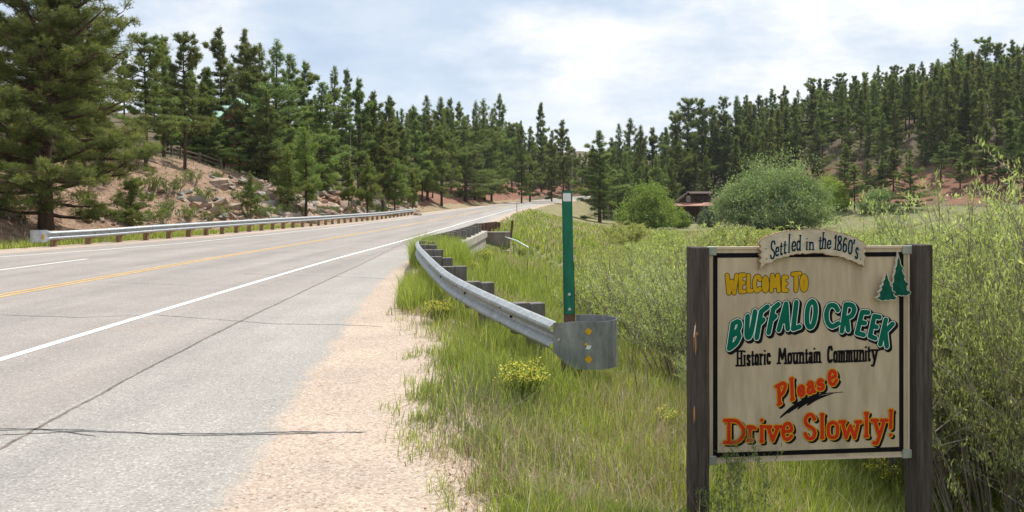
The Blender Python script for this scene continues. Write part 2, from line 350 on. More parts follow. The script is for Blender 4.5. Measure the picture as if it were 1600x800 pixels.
nA = noise(nt, co, .35, 6, .65); nB = noise(nt, co, 2.2, 6, .7); nC = noise(nt, co, 14, 4, .7)
gr = ramp(nt, [(0.3, (0.10, 0.12, 0.045)), (0.5, (0.16, 0.175, 0.07)), (0.68, (0.26, 0.23, 0.13))]); L(nt, nB, gr.inputs[0])
dry = ramp(nt, [(0.3, (0.15, 0.125, 0.07)), (0.52, (0.27, 0.215, 0.13)), (0.7, (0.36, 0.28, 0.19))]); L(nt, nB, dry.inputs[0])
soil = ramp(nt, [(0.30, (0.10, 0.065, 0.042)), (0.42, (0.20, 0.13, 0.088)), (0.58, (0.30, 0.205, 0.145)), (0.75, (0.38, 0.285, 0.215))]); L(nt, nB, soil.inputs[0])
red = ramp(nt, [(0.28, (0.14, 0.075, 0.05)), (0.72, (0.30, 0.155, 0.105))]); L(nt, nB, red.inputs[0])
litter = ramp(nt, [(0.3, (0.065, 0.055, 0.035)), (0.7, (0.17, 0.135, 0.09))]); L(nt, nB, litter.inputs[0])
def edge(a, lo=.4, hi=.6, amt=.5):
    v = mth(nt, 'ADD', a, mth(nt, 'MULTIPLY', mth(nt, 'SUBTRACT', nA, .5), amt*2)); v = mth(nt, 'ADD', v, mth(nt, 'MULTIPLY', mth(nt, 'SUBTRACT', nC, .5), .5))
    r = ramp(nt, [(lo, 0.0), (hi, 1.0)]); L(nt, v, r.inputs[0]); return r.outputs[0]
c = mixc(nt, edge(attr(nt, 'a_dry')), gr.outputs[0], dry.outputs[0])
c = mixc(nt, edge(attr(nt, 'a_litter')), c, litter.outputs[0])
c = mixc(nt, edge(attr(nt, 'a_soil')), c, soil.outputs[0])
c = mixc(nt, edge(attr(nt, 'a_red')), c, red.outputs[0])
k = ramp(nt, [(0.3, 0.75), (0.7, 1.2)]); L(nt, nC, k.inputs[0])
L(nt, mixc(nt, 1.0, c, k.outputs[0], 'MULTIPLY'), b.inputs['Base Color']); b.inputs['Roughness'].default_value = .95; b.inputs['Specular IOR Level'].default_value = .1
bump(nt, b, mth(nt, 'ADD', nB, mth(nt, 'MULTIPLY', nC, .35)), .9, .12)
ground = npobj('ground', np.stack([XX.ravel(), YY.ravel(), zg], -1), quads, M['ground'], smooth=True); tag(ground, kind='structure')
q_ = np.maximum(ttg-3.2, 0); left = ug < 0
A_soil = np.where(left, sstep(-2.5, 1.5, ttg-3)*(1-sstep(9, 22, q_))*np.interp(sg, [20, 40, 90, 120, 160], [.75, 1, .95, .45, .25]), (1-sstep(0, .7, tg))*.9)
A_red = np.where(left, sstep(0.5, 2, q_)*(1-sstep(8, 18, q_))*np.interp(sg, [0, 90, 130, 170, 400], [.12, .2, .62, .85, .8]), sstep(-2, 5, wg)*(1-sstep(14, 40, wg)*.75)*Ag*.62)
A_lit = np.where(left, sstep(6, 20, q_)*.75+.24+sstep(220, 260, YY.ravel())*.5, sstep(-6, 6, wg)*(.55+.4*Ag))
mp = np.exp(-((XX.ravel()-30)/11)**2-((YY.ravel()-127)/9)**2); A_soil = np.maximum(A_soil, mp*.62)
A_dry = np.where(left, .72, np.where(YY.ravel() > 45, .38+.12*sstep(60, 130, YY.ravel()), .30))
A_dry = np.where((~left) & (tg > 18) & (YY.ravel() > 80), .40, A_dry)
for n_, a_ in (('a_soil', A_soil), ('a_red', A_red), ('a_litter', A_lit), ('a_dry', A_dry)):
    a = ground.data.attributes.new(n_, 'FLOAT', 'POINT'); a.data.foreach_set('value', a_.astype(np.float32))

# road strips
def strip(name, s0, s1, fo0, fo1, mat, dz, parent=None, nu=2, ds=1.0, dip=None, **kw):
    s = np.arange(s0, s1+1e-6, ds); cx, cy, nxx, nyy = (np.interp(s, S, a) for a in (CX, CY, NX, NY))
    o0 = fo0(s) if callable(fo0) else np.full(len(s), fo0); o1 = fo1(s) if callable(fo1) else np.full(len(s), fo1)
    V, UV = [], []
    for k in range(nu):
        o = o0+(o1-o0)*k/(nu-1); V.append(np.stack([cx+nxx*o, cy+nyy*o, road_z(s)+dz-(dip[k] if dip else 0)], -1)); UV.append(np.stack([o, s], -1))
    V = np.concatenate(V); UV = np.concatenate(UV); n = len(s)
    Q = np.concatenate([np.stack([np.arange(n-1)+k*n, np.arange(n-1)+(k+1)*n, np.arange(n-1)+(k+1)*n+1, np.arange(n-1)+k*n+1], -1) for k in range(nu-1)])
    return npobj(name, V, Q, mat, parent, uv=UV, smooth=True, **kw)
def gravel_nodes(nt, co):
    v = N(nt, 'ShaderNodeTexVoronoi', ins={'Scale': 62.0, 'Randomness': 1.0}); L(nt, co, v.inputs['Vector'])
    sx = N(nt, 'ShaderNodeSeparateColor'); L(nt, v.outputs['Color'], sx.inputs[0])
    r = ramp(nt, [(0.0, (0.22, 0.165, 0.13)), (0.08, (0.35, 0.285, 0.23)), (0.6, (0.435, 0.36, 0.295)), (1.0, (0.53, 0.455, 0.385))]); L(nt, sx.outputs[0], r.inputs[0])
    d = ramp(nt, [(0.0, 1.05), (0.012/.02*.9, .8)]); L(nt, v.outputs['Distance'], d.inputs[0])
    big = ramp(nt, [(0.35, (0.88, 0.86, 0.86)), (0.65, (1.08, 1.04, 1.0))]); L(nt, noise(nt, co, .9, 5), big.inputs[0])
    c = mixc(nt, 1.0, r.outputs[0], big.outputs[0], 'MULTIPLY'); c = mixc(nt, 0.5, c, mixc(nt, 1.0, c, d.outputs[0], 'MULTIPLY'))
    return c, v.outputs['Distance']
M['gravel'], nt, b, out = newmat('gravel'); co = objco(nt); c, h = gravel_nodes(nt, co)
L(nt, c, b.inputs['Base Color']); b.inputs['Roughness'].default_value = .95; b.inputs['Specular IOR Level'].default_value = .15; bump(nt, b, h, -.5, .02)
M['asphalt'], nt, b, out = newmat('asphalt'); co = objco(nt)
uvn = N(nt, 'ShaderNodeUVMap'); sp = N(nt, 'ShaderNodeSeparateXYZ'); L(nt, uvn.outputs[0], sp.inputs[0]); U_, S_ = sp.outputs[0], sp.outputs[1]
v = N(nt, 'ShaderNodeTexVoronoi', ins={'Scale': 75.0}); L(nt, co, v.inputs['Vector']); sx = N(nt, 'ShaderNodeSeparateColor'); L(nt, v.outputs['Color'], sx.inputs[0])
ag = ramp(nt, [(0.0, (0.20, 0.192, 0.178)), (0.3, (0.272, 0.257, 0.235)), (0.88, (0.315, 0.298, 0.274)), (0.98, (0.42, 0.40, 0.37))]); L(nt, sx.outputs[0], ag.inputs[0])
ag2 = ramp(nt, [(0.0, (0.195, 0.175, 0.162)), (0.3, (0.25, 0.228, 0.208)), (0.88, (0.292, 0.268, 0.246)), (0.98, (0.38, 0.355, 0.33))]); L(nt, sx.outputs[0], ag2.inputs[0])
# the travelled lanes lie on another, pinker chip seal than the shoulder
seamx = mth(nt, 'ADD', U_, mth(nt, 'MULTIPLY', S_, .035)); seamr = ramp(nt, [(0.0, 0.0), (1.0, 1.0)]); 
sh = mth(nt, 'GREATER_THAN', seamx, 5.63)
c = mixc(nt, sh, ag2.outputs[0], ag.outputs[0])
wv_ = N(nt, 'ShaderNodeTexNoise', ins={'Scale': 1.0, 'Detail': 5.0}); cm = N(nt, 'ShaderNodeCombineXYZ'); L(nt, mth(nt, 'MULTIPLY', U_, 1.1), cm.inputs[0]); L(nt, mth(nt, 'MULTIPLY', S_, .06), cm.inputs[1]); L(nt, cm.outputs[0], wv_.inputs['Vector'])
wr = ramp(nt, [(0.32, (0.86, 0.86, 0.87)), (0.68, (1.12, 1.11, 1.1))]); L(nt, wv_.outputs[0], wr.inputs[0]); c = mixc(nt, 1.0, c, wr.outputs[0], 'MULTIPLY')
pr = ramp(nt, [(0.3, (0.9, 0.9, 0.9)), (0.7, (1.1, 1.1, 1.1))]); L(nt, noise(nt, co, .6, 7, .7), pr.inputs[0]); c = mixc(nt, 1.0, c, pr.outputs[0], 'MULTIPLY')
st = ramp(nt, [(0.58, 0.0), (0.72, 0.35)]); L(nt, noise(nt, co, .33, 8, .75), st.inputs[0]); c = mixc(nt, st.outputs[0], c, (0.36, 0.27, 0.21))
gc, gh = gravel_nodes(nt, co)
ea = attr(nt, 'rnd'); ev = mth(nt, 'ADD', mth(nt, 'ADD', ea, mth(nt, 'MULTIPLY', mth(nt, 'SUBTRACT', noise(nt, co, 1.4, 8, .75), .5), .55)), mth(nt, 'MULTIPLY', mth(nt, 'SUBTRACT', noise(nt, co, 45, 2, .6), .5), .5))
er = ramp(nt, [(0.88, 0.0), (0.99, 1.0)]); L(nt, ev, er.inputs[0]); c = mixc(nt, er.outputs[0], c, gc)
L(nt, c, b.inputs['Base Color']); b.inputs['Roughness'].default_value = .9; b.inputs['Specular IOR Level'].default_value = .18; bump(nt, b, mth(nt, 'ADD', v.outputs['Distance'], noise(nt, co, 130, 2)), -.35, .01)

road = strip('road', -20, 420, lambda s: -off_left(s)+1.0, off_asph, M['asphalt'], 0.0, nu=16, ds=.5)
a = road.data.attributes.new('rnd', 'FLOAT', 'POINT')
ss_ = np.arange(-20, 420+1e-6, .5); vals = []
for k in range(16):
    o = (-off_left(ss_)+1)+(off_asph(ss_)-(-off_left(ss_)+1))*k/15
    dR = off_asph(ss_)-o; dL = o-(-off_left(ss_)+1); vals.append(1-np.clip(np.minimum(dR/1.1, dL/1.0), 0, 1)*1.0)
a.data.foreach_set('value', np.concatenate(vals).astype(np.float32))
tag(road, kind='structure')
tag(strip('gravel_shoulder', -20, 420, off_asph, lambda s: off_grass(s)+.75-.75*sstep(23, 27, s)*(1-sstep(41, 45, s))+(vnoise(s, s*0, 2.3, 4)-.5)*.5+(vnoise(s, s*0+9, .35, 14)-.5)*.3, M['gravel'], 0.0, nu=6, ds=.5, dip=[0, 0, 0, .004, .03, .13]), 'pale pink gravel shoulder between the asphalt and the roadside grass', kind='structure')
tag(strip('gravel_shoulder', -20, 420, lambda s: -off_left(s)-.7, lambda s: -off_left(s)+1.0, M['gravel'], 0.0, nu=4, ds=.5), 'strip of gravel between the far lane and the left guardrail', kind='structure')
# markings
def wig(base, amp=.012, seed=1): return lambda s: base(s) if callable(base) else base+(vnoise(s, s*0+seed, .9, seed)-.5)*amp
strip('edge_line', -10, 400, wig(3.58), wig(3.70, seed=3), M['white_paint'], .004, road, ds=.5)
strip('centre_line', -10, 400, wig(-.16, seed=4), wig(-.05, seed=5), M['yellow_paint'], .004, road, ds=.5)
strip('centre_line', -10, 400, wig(.05, seed=6), wig(.16, seed=7), M['yellow_paint'], .004, road, ds=.5)
strip('lane_line', 12, 24.6, wig(-3.55, seed=8), wig(-3.43, seed=9), M['white_paint'], .004, road, ds=.5)
le = lambda s: -np.interp(s, [0, 24, 29, 35.5, 60, 79, 400], [7.4, 7.0, 5.6, 4.75, 3.8, 3.6, 3.6])
strip('edge_line', -10, 400, lambda s: le(s)-.06, lambda s: le(s)+.06, M['white_paint'], .004, road, ds=.5)
# cracks: ragged strips of tar and dirt
def crack(name, pts, w0, mat, dz=.003, step=.05, amp=.03, seed=0):
    P = [np.array(p, float) for p in pts]; Q = []
    for a_, b_ in zip(P[:-1], P[1:]):
        n = max(2, int(np.hypot(*(b_-a_))/step)); Q += [a_+(b_-a_)*t for t in np.linspace(0, 1, n, endpoint=False)]
    Q = np.array(Q+[P[-1]]); d = np.gradient(Q, axis=0); d /= np.hypot(*d.T)[:, None]+1e-9; nn = np.stack([-d[:, 1], d[:, 0]], -1)
    r = np.random.default_rng(seed); l_ = np.concatenate([[0], np.cumsum(np.hypot(*np.diff(Q, axis=0).T))])
    Q = Q+nn*((vnoise(l_, l_*0, .7, seed)-.5)*amp*2+(r.random(len(Q))-.5)*amp*.6)[:, None]
    wd = w0*(.35+1.1*vnoise(l_, l_*0+5, .35, seed+3, 4)+.3*r.random(len(Q))); wd[0] = wd[-1] = .001
    V = np.concatenate([Q+nn*wd[:, None]/2, Q-nn*wd[:, None]/2]); sv, _ = su(V[:, 0], V[:, 1])
    V = np.concatenate([V, (road_z(sv)+dz)[:, None]], 1); n = len(Q)
    return npobj(name, V, np.stack([np.arange(n-1), np.arange(n-1)+n, np.arange(n-1)+n+1, np.arange(n-1)+1], -1), mat, road)
def G(px, py, z=0.0): d = (CAMH-z)*FPX/(py-HOR); return ((px-800)/FPX*d, d)
crack('seam', [G(0-160, 790), G(0, 702), G(220, 580), G(400, 490), G(560, 415), G(640, 375)], .028, M['seam'], amp=.02, seed=1)
crack('crack', [G(-150, 668), G(0, 672), G(60, 671), G(240, 677), G(420, 677), G(575, 675)], .022, M['crack'], amp=.03, seed=2)
crack('crack', [G(-150, 676), G(0, 679), G(130, 674), G(300, 679.5), G(500, 678)], .014, M['crack'], amp=.03, seed=3)
crack('crack', [G(-120, 672), G(60, 670), G(150, 683)], .014, M['crack'], amp=.03, seed=31)
crack('crack', [G(0, 492), G(120, 496), G(240, 492), G(420, 506), G(520, 507), G(600, 510)], .018, M['crack'], amp=.05, seed=4)
crack('crack', [G(380, 428), G(460, 430), G(560, 433), G(605, 436)], .025, M['crack'], amp=.05, seed=5)
crack('crack', [G(150, 440), G(300, 446), G(420, 446)], .015, M['crack'], amp=.05, seed=6)
crack('crack', [G(330, 400), G(450, 400), G(540, 401)], .02, M['crack'], amp=.05, seed=8)
# ------------------------------------------------------------------ guardrails
WPROF = [(0, .156), (.018, .150), (.075, .112), (.083, .09), (.075, .068), (.008, .022), (0, 0), (.008, -.022), (.075, -.068), (.083, -.09), (.075, -.112), (.018, -.150), (0, -.156)]
def resample(P, step):
    P = np.array(P, float); d = np.concatenate([[0], np.cumsum(np.linalg.norm(np.diff(P, axis=0), axis=1))])
    n = max(2, int(round(d[-1]/step))+1); t = np.linspace(0, d[-1], n); return np.stack([np.interp(t, d, P[:, i]) for i in range(P.shape[1])], -1), t
def smoothpath(P, step=.25):
    P = np.array(P, float); out = []
    for i in range(len(P)-1):
        p0, p1, p2, p3 = P[max(i-1, 0)], P[i], P[i+1], P[min(i+2, len(P)-1)]
        for t in np.linspace(0, 1, 16, endpoint=False): out.append(.5*((2*p1)+(-p0+p2)*t+(2*p0-5*p1+4*p2-p3)*t*t+(-p0+3*p1-3*p2+p3)*t**3))
    out.append(P[-1]); return resample(out, step)
def sweep(Q, side, profs, th=.004):
    """Q (n,3) path, side=+1: face normal to the left of travel; profs: one profile per point"""
    d = np.gradient(Q[:, :2], axis=0); d /= np.hypot(*d.T)[:, None]; nn = np.stack([-d[:, 1], d[:, 0]], -1)*side
    vs, fs = [], []; m = None
    for i in range(len(Q)):
        pr = profs[i] if isinstance(profs, list) and len(profs) == len(Q) and isinstance(profs[0], list) else profs
        loop = [(a, h) for a, h in pr]+[(a-th, h) for a, h in reversed(pr)]; m = len(loop)
        vs += [(Q[i, 0]+nn[i, 0]*a, Q[i, 1]+nn[i, 1]*a, Q[i, 2]+h) for a, h in loop]
    for i in range(len(Q)-1):
        for k in range(m): fs.append((i*m+k, i*m+(k+1) % m, (i+1)*m+(k+1) % m, (i+1)*m+k))
    fs += [tuple(range(m)), tuple((len(Q)-1)*m+k for k in range(m))[::-1]]
    return MB().add(vs, fs), nn, d
def guardrail(root, path, side, mat, post_sp, post_mat, blocks=True, beam=3.81, skip=lambda p: False, p0=.6, postw=.15):
    Q, t = smoothpath(path, .25); d = np.gradient(Q[:, :2], axis=0); d /= np.hypot(*d.T)[:, None]; nn = np.stack([-d[:, 1], d[:, 0]], -1)*side
    k = 0; nb = 0
    while k < len(Q)-1:
        e = min(len(Q)-1, k+int(beam/.25)+1); q = Q[k:e+1].copy(); off = .0022 if nb % 2 else 0
        q[:, :2] += nn[k:e+1]*off; mb, _, _ = sweep(q, side, WPROF); mb.build('rail_beam', mat, root, smooth=False); nb += 1; k = e-1 if e < len(Q)-1 else e
    def f(tv, a): return np.interp(tv, t, a)
    pm = {}
    tv = p0
    while tv < t[-1]-.2:
        c = np.array([f(tv, Q[:, i]) for i in range(3)]); n_ = np.array([f(tv, nn[:, 0]), f(tv, nn[:, 1])]); ang = math.atan2(n_[1], n_[0])
        if not skip(c):
            pc = c[:2]-n_*(.30 if blocks else .12); g = tz(pc[0], pc[1])
            jx = random.uniform(-.015, .03)
            if blocks: MB().box((c[0]-n_[0]*.105, c[1]-n_[1]*.105, c[2]-.02), (.19, .15, .36), ang).build('blockout', post_mat, root, bevel=.006)
            h = c[2]+.15+jx-(g-.3); MB().box((pc[0], pc[1], g-.3+h/2), (.19 if blocks else .2, postw, h), ang).build('post', post_mat, root, bevel=.008)
            bp = c[:2]+n_*.004; MB().tube([(bp[0], bp[1], c[2]), (bp[0]+n_[0]*.02, bp[1]+n_[1]*.02, c[2])], [.018, .012], 8).build('bolt', M['dark'], root)
            for hh in (.09, -.09):
                bq = c[:2]+n_*.085+d[min(int(tv/.25), len(d)-1)]*.16
                MB().box((bq[0], bq[1], c[2]+hh), (.004, .035, .012), ang).build('slot', M['dark'], root) if tv < 9 else None
        tv += post_sp
    return Q, nn
gr_r = empty('guardrail', (0.7, 8.8, tz(.7, 8.8)))
tag(gr_r, 'galvanised near guardrail flaring toward the camera on dark wooden posts', 'guardrail')
bpy.context.view_layer.update()
PR = [(.46, 8.86, .215), (.02, 9.85, .285), (-.5, 11.3, .35), (-.96, 12.8, .42), (-1.54, 15.8, .49), (-2.1, 19.3, .52), (-2.38, 22.5, .52), (-2.28, 25.5, .52), (-2.05, 30, .51), (-1.82, 36, .50), (-1.75, 40, .50)]
PR2 = [(-1.75, 40.2, .50), (-1.5, 44, .44), (-1.25, 48, .40), (-1.0, 51, .35)]
def reparent_keep(root):
    for c in list(root.children): c.location = c.location-root.location
gr_r.location = (0, 0, 0)
guardrail(gr_r, PR, 1, M['galv'], 1.9, M['post_wood'], p0=1.15)
# the wrap-round end cap
cap = [(.50, 8.84), (.56, 8.745), (.645, 8.68), (.75, 8.645), (.86, 8.65), (.945, 8.70), (.99, 8.78), (1.0, 8.87), (.965, 8.96), (.89, 9.02), (.80, 9.045), (.70, 9.03)]
Qc, tc_ = smoothpath([(x, y, .215) for x, y in cap], .05)
profs = []
for i, tv in enumerate(tc_):
    b_ = float(sstep(0.02, .26, tv)); e = .156+.055*b_; lo = .156+.115*b_
    profs.append([(.088, (h*(e/.156) if h > 0 else h*(lo/.156))) for a, h in WPROF])
    Qc[i, 2] = .215-.012*b_
mb, ncap, _ = sweep(Qc, -1, profs, .005); endcap = mb.build('end_cap', M['galv_dull'], gr_r, smooth=False)
MB().box((.62, 8.86, -.25), (.17, .19, .95), .3).build('post', M['rust'], gr_r, bevel=.008)
# reflector diamonds on the cap
i0 = int(np.argmin(abs(Qc[:, 0]-.755)+(Qc[:, 1] > 8.8)*9)); c0 = Qc[i0]; n0 = ncap[i0]; t0 = np.array([-n0[1], n0[0]])
def diamond(dz, r, mat, name, tw=0, dl=0.0, h2=None):
    mb = MB(); n = n0; cs = []
    pts = [(r, 0), (0, h2 or r), (-r, 0), (0, -(h2 or r))]
    for off in (.0905, .0935):
        for a, hh in pts:
            a2 = a*math.cos(tw)-hh*math.sin(tw)+dl; h3 = a*math.sin(tw)+hh*math.cos(tw)
            cs.append((c0[0]+n[0]*off+t0[0]*a2, c0[1]+n[1]*off+t0[1]*a2, c0[2]+dz+h3))
    mb.add(cs, [(0, 1, 2, 3), (7, 6, 5, 4), (0, 4, 5, 1), (1, 5, 6, 2), (2, 6, 7, 3), (3, 7, 4, 0)])
    return mb.build(name, mat, endcap)
diamond(.115, .039, M['yellow_refl'], 'reflector', .12); diamond(-.165, .042, M['yellow_refl'], 'reflector', .0)
diamond(-.045, .035, M['s_white'], 'reflector', .5, 0, .024); diamond(-.015, .02, M['yellow_refl'], 'reflector', .3, -.025)
endcap.children[-2]['label'] = 'torn white and yellow reflector'
for a, z in ((.03, .07), (.03, -.05), (.10, .0)):
    i = int(a/.05); q = Qc[i]; n = ncap[i]; MB().tube([(q[0]+n[0]*.085, q[1]+n[1]*.085, q[2]+z), (q[0]+n[0]*.103, q[1]+n[1]*.103, q[2]+z)], .011, 6).build('bolt', M['bolt'], gr_r)
gr_r2 = empty('guardrail'); tag(gr_r2, 'short guardrail run on rusty posts past the far end of the bridge', 'guardrail')
guardrail(gr_r2, PR2, 1, M['post_wood'], 1.9, M['rust'], p0=.5)
# left guardrail
def offpt(s, o): return np.interp(s, S, CX)+np.interp(s, S, NX)*o, np.interp(s, S, CY)+np.interp(s, S, NY)*o
PL = []
for s_, dz in ((31, .42), (34, .44), (38, .5), (44, .53), (52, .55), (60, .55), (70, .55), (80, .55), (90, .55), (98, .55)):
    o = -float(np.interp(s_, [31, 36, 40, 60, 80, 98], [8.35, 7.55, 7.0, 6.0, 5.35, 5.2]))-.05
    x, y = offpt(s_, o); PL.append((x, y, float(road_z(s_))+dz))
gr_l = empty('guardrail'); tag(gr_l, 'long guardrail on tan wooden posts along the far left side of the road', 'guardrail')
guardrail(gr_l, PL, -1, M['galv'], 1.9, M['post_wood_l'], blocks=True, p0=.5, postw=.17)
x0, y0, z0 = PL[0]; dv = Vector((PL[0][0]-PL[1][0], PL[0][1]-PL[1][1], 0)).normalized(); nv = Vector((-dv.y, dv.x, 0))
capl = [Vector((x0, y0, z0))+dv*.0, Vector((x0, y0, z0))+dv*.3-nv*0.02, Vector((x0, y0, z0))+dv*.55+nv*.06, Vector((x0, y0, z0))+dv*.66+nv*.22, Vector((x0, y0, z0))+dv*.58+nv*.38, Vector((x0, y0, z0))+dv*.35+nv*.44]
if nv.y < 0: capl = [Vector((x0, y0, z0))+(p-Vector((x0, y0, z0)))-nv*2*((p-Vector((x0, y0, z0))).dot(nv)) for p in capl]
Ql, tl_ = smoothpath([tuple(p) for p in capl], .08)
pf = [[(a*(1-float(sstep(0, .25, tv))), h*(1+.4*float(sstep(0, .25, tv)))) for a, h in WPROF] for tv in tl_]
mb, _, _ = sweep(Ql, 1, pf, .005); cl_o = mb.build('end_cap', M['galv'], gr_l)
q = Ql[len(Ql)//3]; MB().box((q[0]+.02, q[1]-.03, q[2]-.03), (.07, .01, .17), 0).build('reflector', M['s_yellow'], cl_o)
# ------------------------------------------------------------------ mile marker
mk = empty('marker_post', (.605, 8.93, 0)); tag(mk, 'tall slim green marker post with white square, standing behind the near guardrail end', 'marker post')
ml = lambda z: -.012*(z-.2)/1.0*1.6
def slant(mb, zref=0):
    mb.v = [(x+ml(z), y, z) for x, y, z in mb.v]; return mb
slant(MB().box((0, .0, .15), (.115, .10, 1.7))).build('post', M['rust'], mk, bevel=.004)
slant(MB().box((-.005, -.058, 1.09), (.108, .006, 1.28))).build('board', M['green_board'], mk)
slant(MB().box((-.006, -.0625, 1.665), (.082, .003, .085))).build('reflector', M['white_refl'], mk)
for z in (.50, .655): slant(MB().tube([(0, -.061, z), (0, -.070, z)], [.016, .012], 10)).build('bolt', M['bolt'], mk)
slant(MB().box((-.052, -.0635, 1.09), (.004, .006, 1.28))).build('edge_strip', M['green_trim'], mk)
# ------------------------------------------------------------------ bridge
br = empty('road_bridge'); tag(br, 'low concrete road bridge with stained wing wall beyond the near guardrail', 'bridge')
bA, bB = Vector((-2.25, 27.2, 0)), Vector((-1.72, 40.0, 0)); bd = (bB-bA).normalized(); bn = Vector((bd.y, -bd.x, 0)); ang = math.atan2(bd.y, bd.x); bc = (bA+bB)/2; ln = (bB-bA).length
MB().box((bc.x+bn.x*.42, bc.y+bn.y*.42, .17), (ln, .30, .30), ang).build('curb_beam', M['concrete'], br, bevel=.015)
MB().box((bc.x+bn.x*.30, bc.y+bn.y*.30, -.22), (ln-.3, .42, .47), ang).build('deck_edge', M['concrete'], br, bevel=.015)
MB().box((bc.x-3.2, bc.y, -.33), (ln-.3, 6.2, .3), ang).build('deck', M['concrete_d'], br)
MB().box((-.95, 40.3, -.75), (1.75, .28, 1.95), R(-4)).build('wing_wall', M['concrete_d'], br, bevel=.015)
MB().box((-.95, 40.29, .245), (1.79, .34, .05), R(-4)).build('coping', M['concrete'], br, bevel=.01)
MB().box((-2.6, 39.6, -1.4), (2.6, .5, 1.9), ang-R(90)).build('abutment', M['concrete_d'], br)
MB().box((-3.0, 27.0, -1.3), (2.2, .5, 1.8), R(4)).build('abutment', M['concrete_d'], br)
o = MB().box((0, 0, .35), (.11, .11, .9), 0, rx=0, ry=R(6)).build('wooden_post', M['rust']); o.location = (-.02, 40.2, 0); tag(o, 'short leaning dark post at the end of the concrete wing wall', 'post')
# ------------------------------------------------------------------ painted sign
SW, SH = 1.275, 1.295
sg_root = empty('welcome_sign', (1.181, 5.13, .04), 0)
sg_ang = math.atan2(.14, 1.27); sg_root.rotation_euler = (0, 0, sg_ang)
tag(sg_root, 'tan painted Welcome to Buffalo Creek sign hung between two dark wooden posts', 'sign')
MB().box((SW/2, .02, SH/2), (SW, .03, SH)).build('panel', M['panel'], sg_root, bevel=.003)
panel = sg_root.children[0]
def bar(x0, z0, x1, z1, y, mat, name, th=.002): return MB().box(((x0+x1)/2, y, (z0+z1)/2), (abs(x1-x0), th, abs(z1-z0))).build(name, mat, panel)
i1 = .030; bw = .028
for nm, mt, e in (('border', M['black'], 0),):
    bar(i1, SH-i1-bw-.004, SW-i1, SH-i1-.004, .0045, mt, nm); bar(i1, i1, SW-i1, i1+bw, .0045, mt, nm)
    bar(i1, i1+bw, i1+bw, SH-i1-bw-.004, .0045, mt, nm); bar(SW-i1-bw, i1+bw, SW-i1, SH-i1-bw-.004, .0045, mt, nm)
for a in ((-.004, -.004, SW+.004, .010), (-.004, SH-.010, SW+.004, SH+.004)): MB().box(((a[0]+a[2])/2, .018, (a[1]+a[3])/2), (a[2]-a[0], .038, a[3]-a[1])).build('trim', M['panel_edge'], sg_root)
for x in (-.001, SW+.001): MB().box((x, .018, SH/2), (.013, .037, SH-.02)).build('trim', M['panel_edge'], sg_root)
for x in (.03, SW-.03):
    for z in (.015, SH-.02): MB().box((x+(-.012 if x < .5 else .02), -.002, z), (.062, .012, .055)).build('bracket', M['bracket'], sg_root, bevel=.004)
def wpost(x, w, z1, nm='post'):
    mb = MB(); n = 14; vs = []
    for i in range(n+1):
        z = -1.1+(z1+1.1)*i/n; j = (random.random()-.5)*.004
        for sx, sy in ((-1, -1), (1, -1), (1, 1), (-1, 1)): vs.append((x+sx*w/2+j, .03+sy*.07+(random.random()-.5)*.003, z))
    fs = [(i*4+k, i*4+(k+1) % 4, (i+1)*4+(k+1) % 4, (i+1)*4+k) for i in range(n) for k in range(4)]+[(3, 2, 1, 0), (n*4, n*4+1, n*4+2, n*4+3)]
    return mb.add(vs, fs).build(nm, M['sign_post'], sg_root, bevel=.005)
pl_ = wpost(-.056, .098, SH+.004); pr_ = wpost(SW+.083, .104, SH+.012)
# split pieces and knots of the left post
MB().add([(-0.1050, -.038, .80), (-0.0920, -.043, .86), (-0.0880, -.043, .70), (-0.1020, -.036, .60)], [(0, 1, 2, 3)]).build('splinter', M['fresh_wood'], pl_)
MB().add([(-0.1055, -.038, .34), (-0.0980, -.0425, .36), (-0.0960, -.0425, .27), (-0.1030, -.036, .24)], [(0, 1, 2, 3)]).build('splinter', M['fresh_wood'], pl_)
MB().tube([(-.088, -.0405, .785), (-.088, -.0435, .785)], [.012, .008], 10).build('knot', M['fresh_wood'], pl_)
MB().box((-.1, -.042, .80), (.004, .002, .07), 0, ry=.12).build('nail', M['s_white'], pl_)
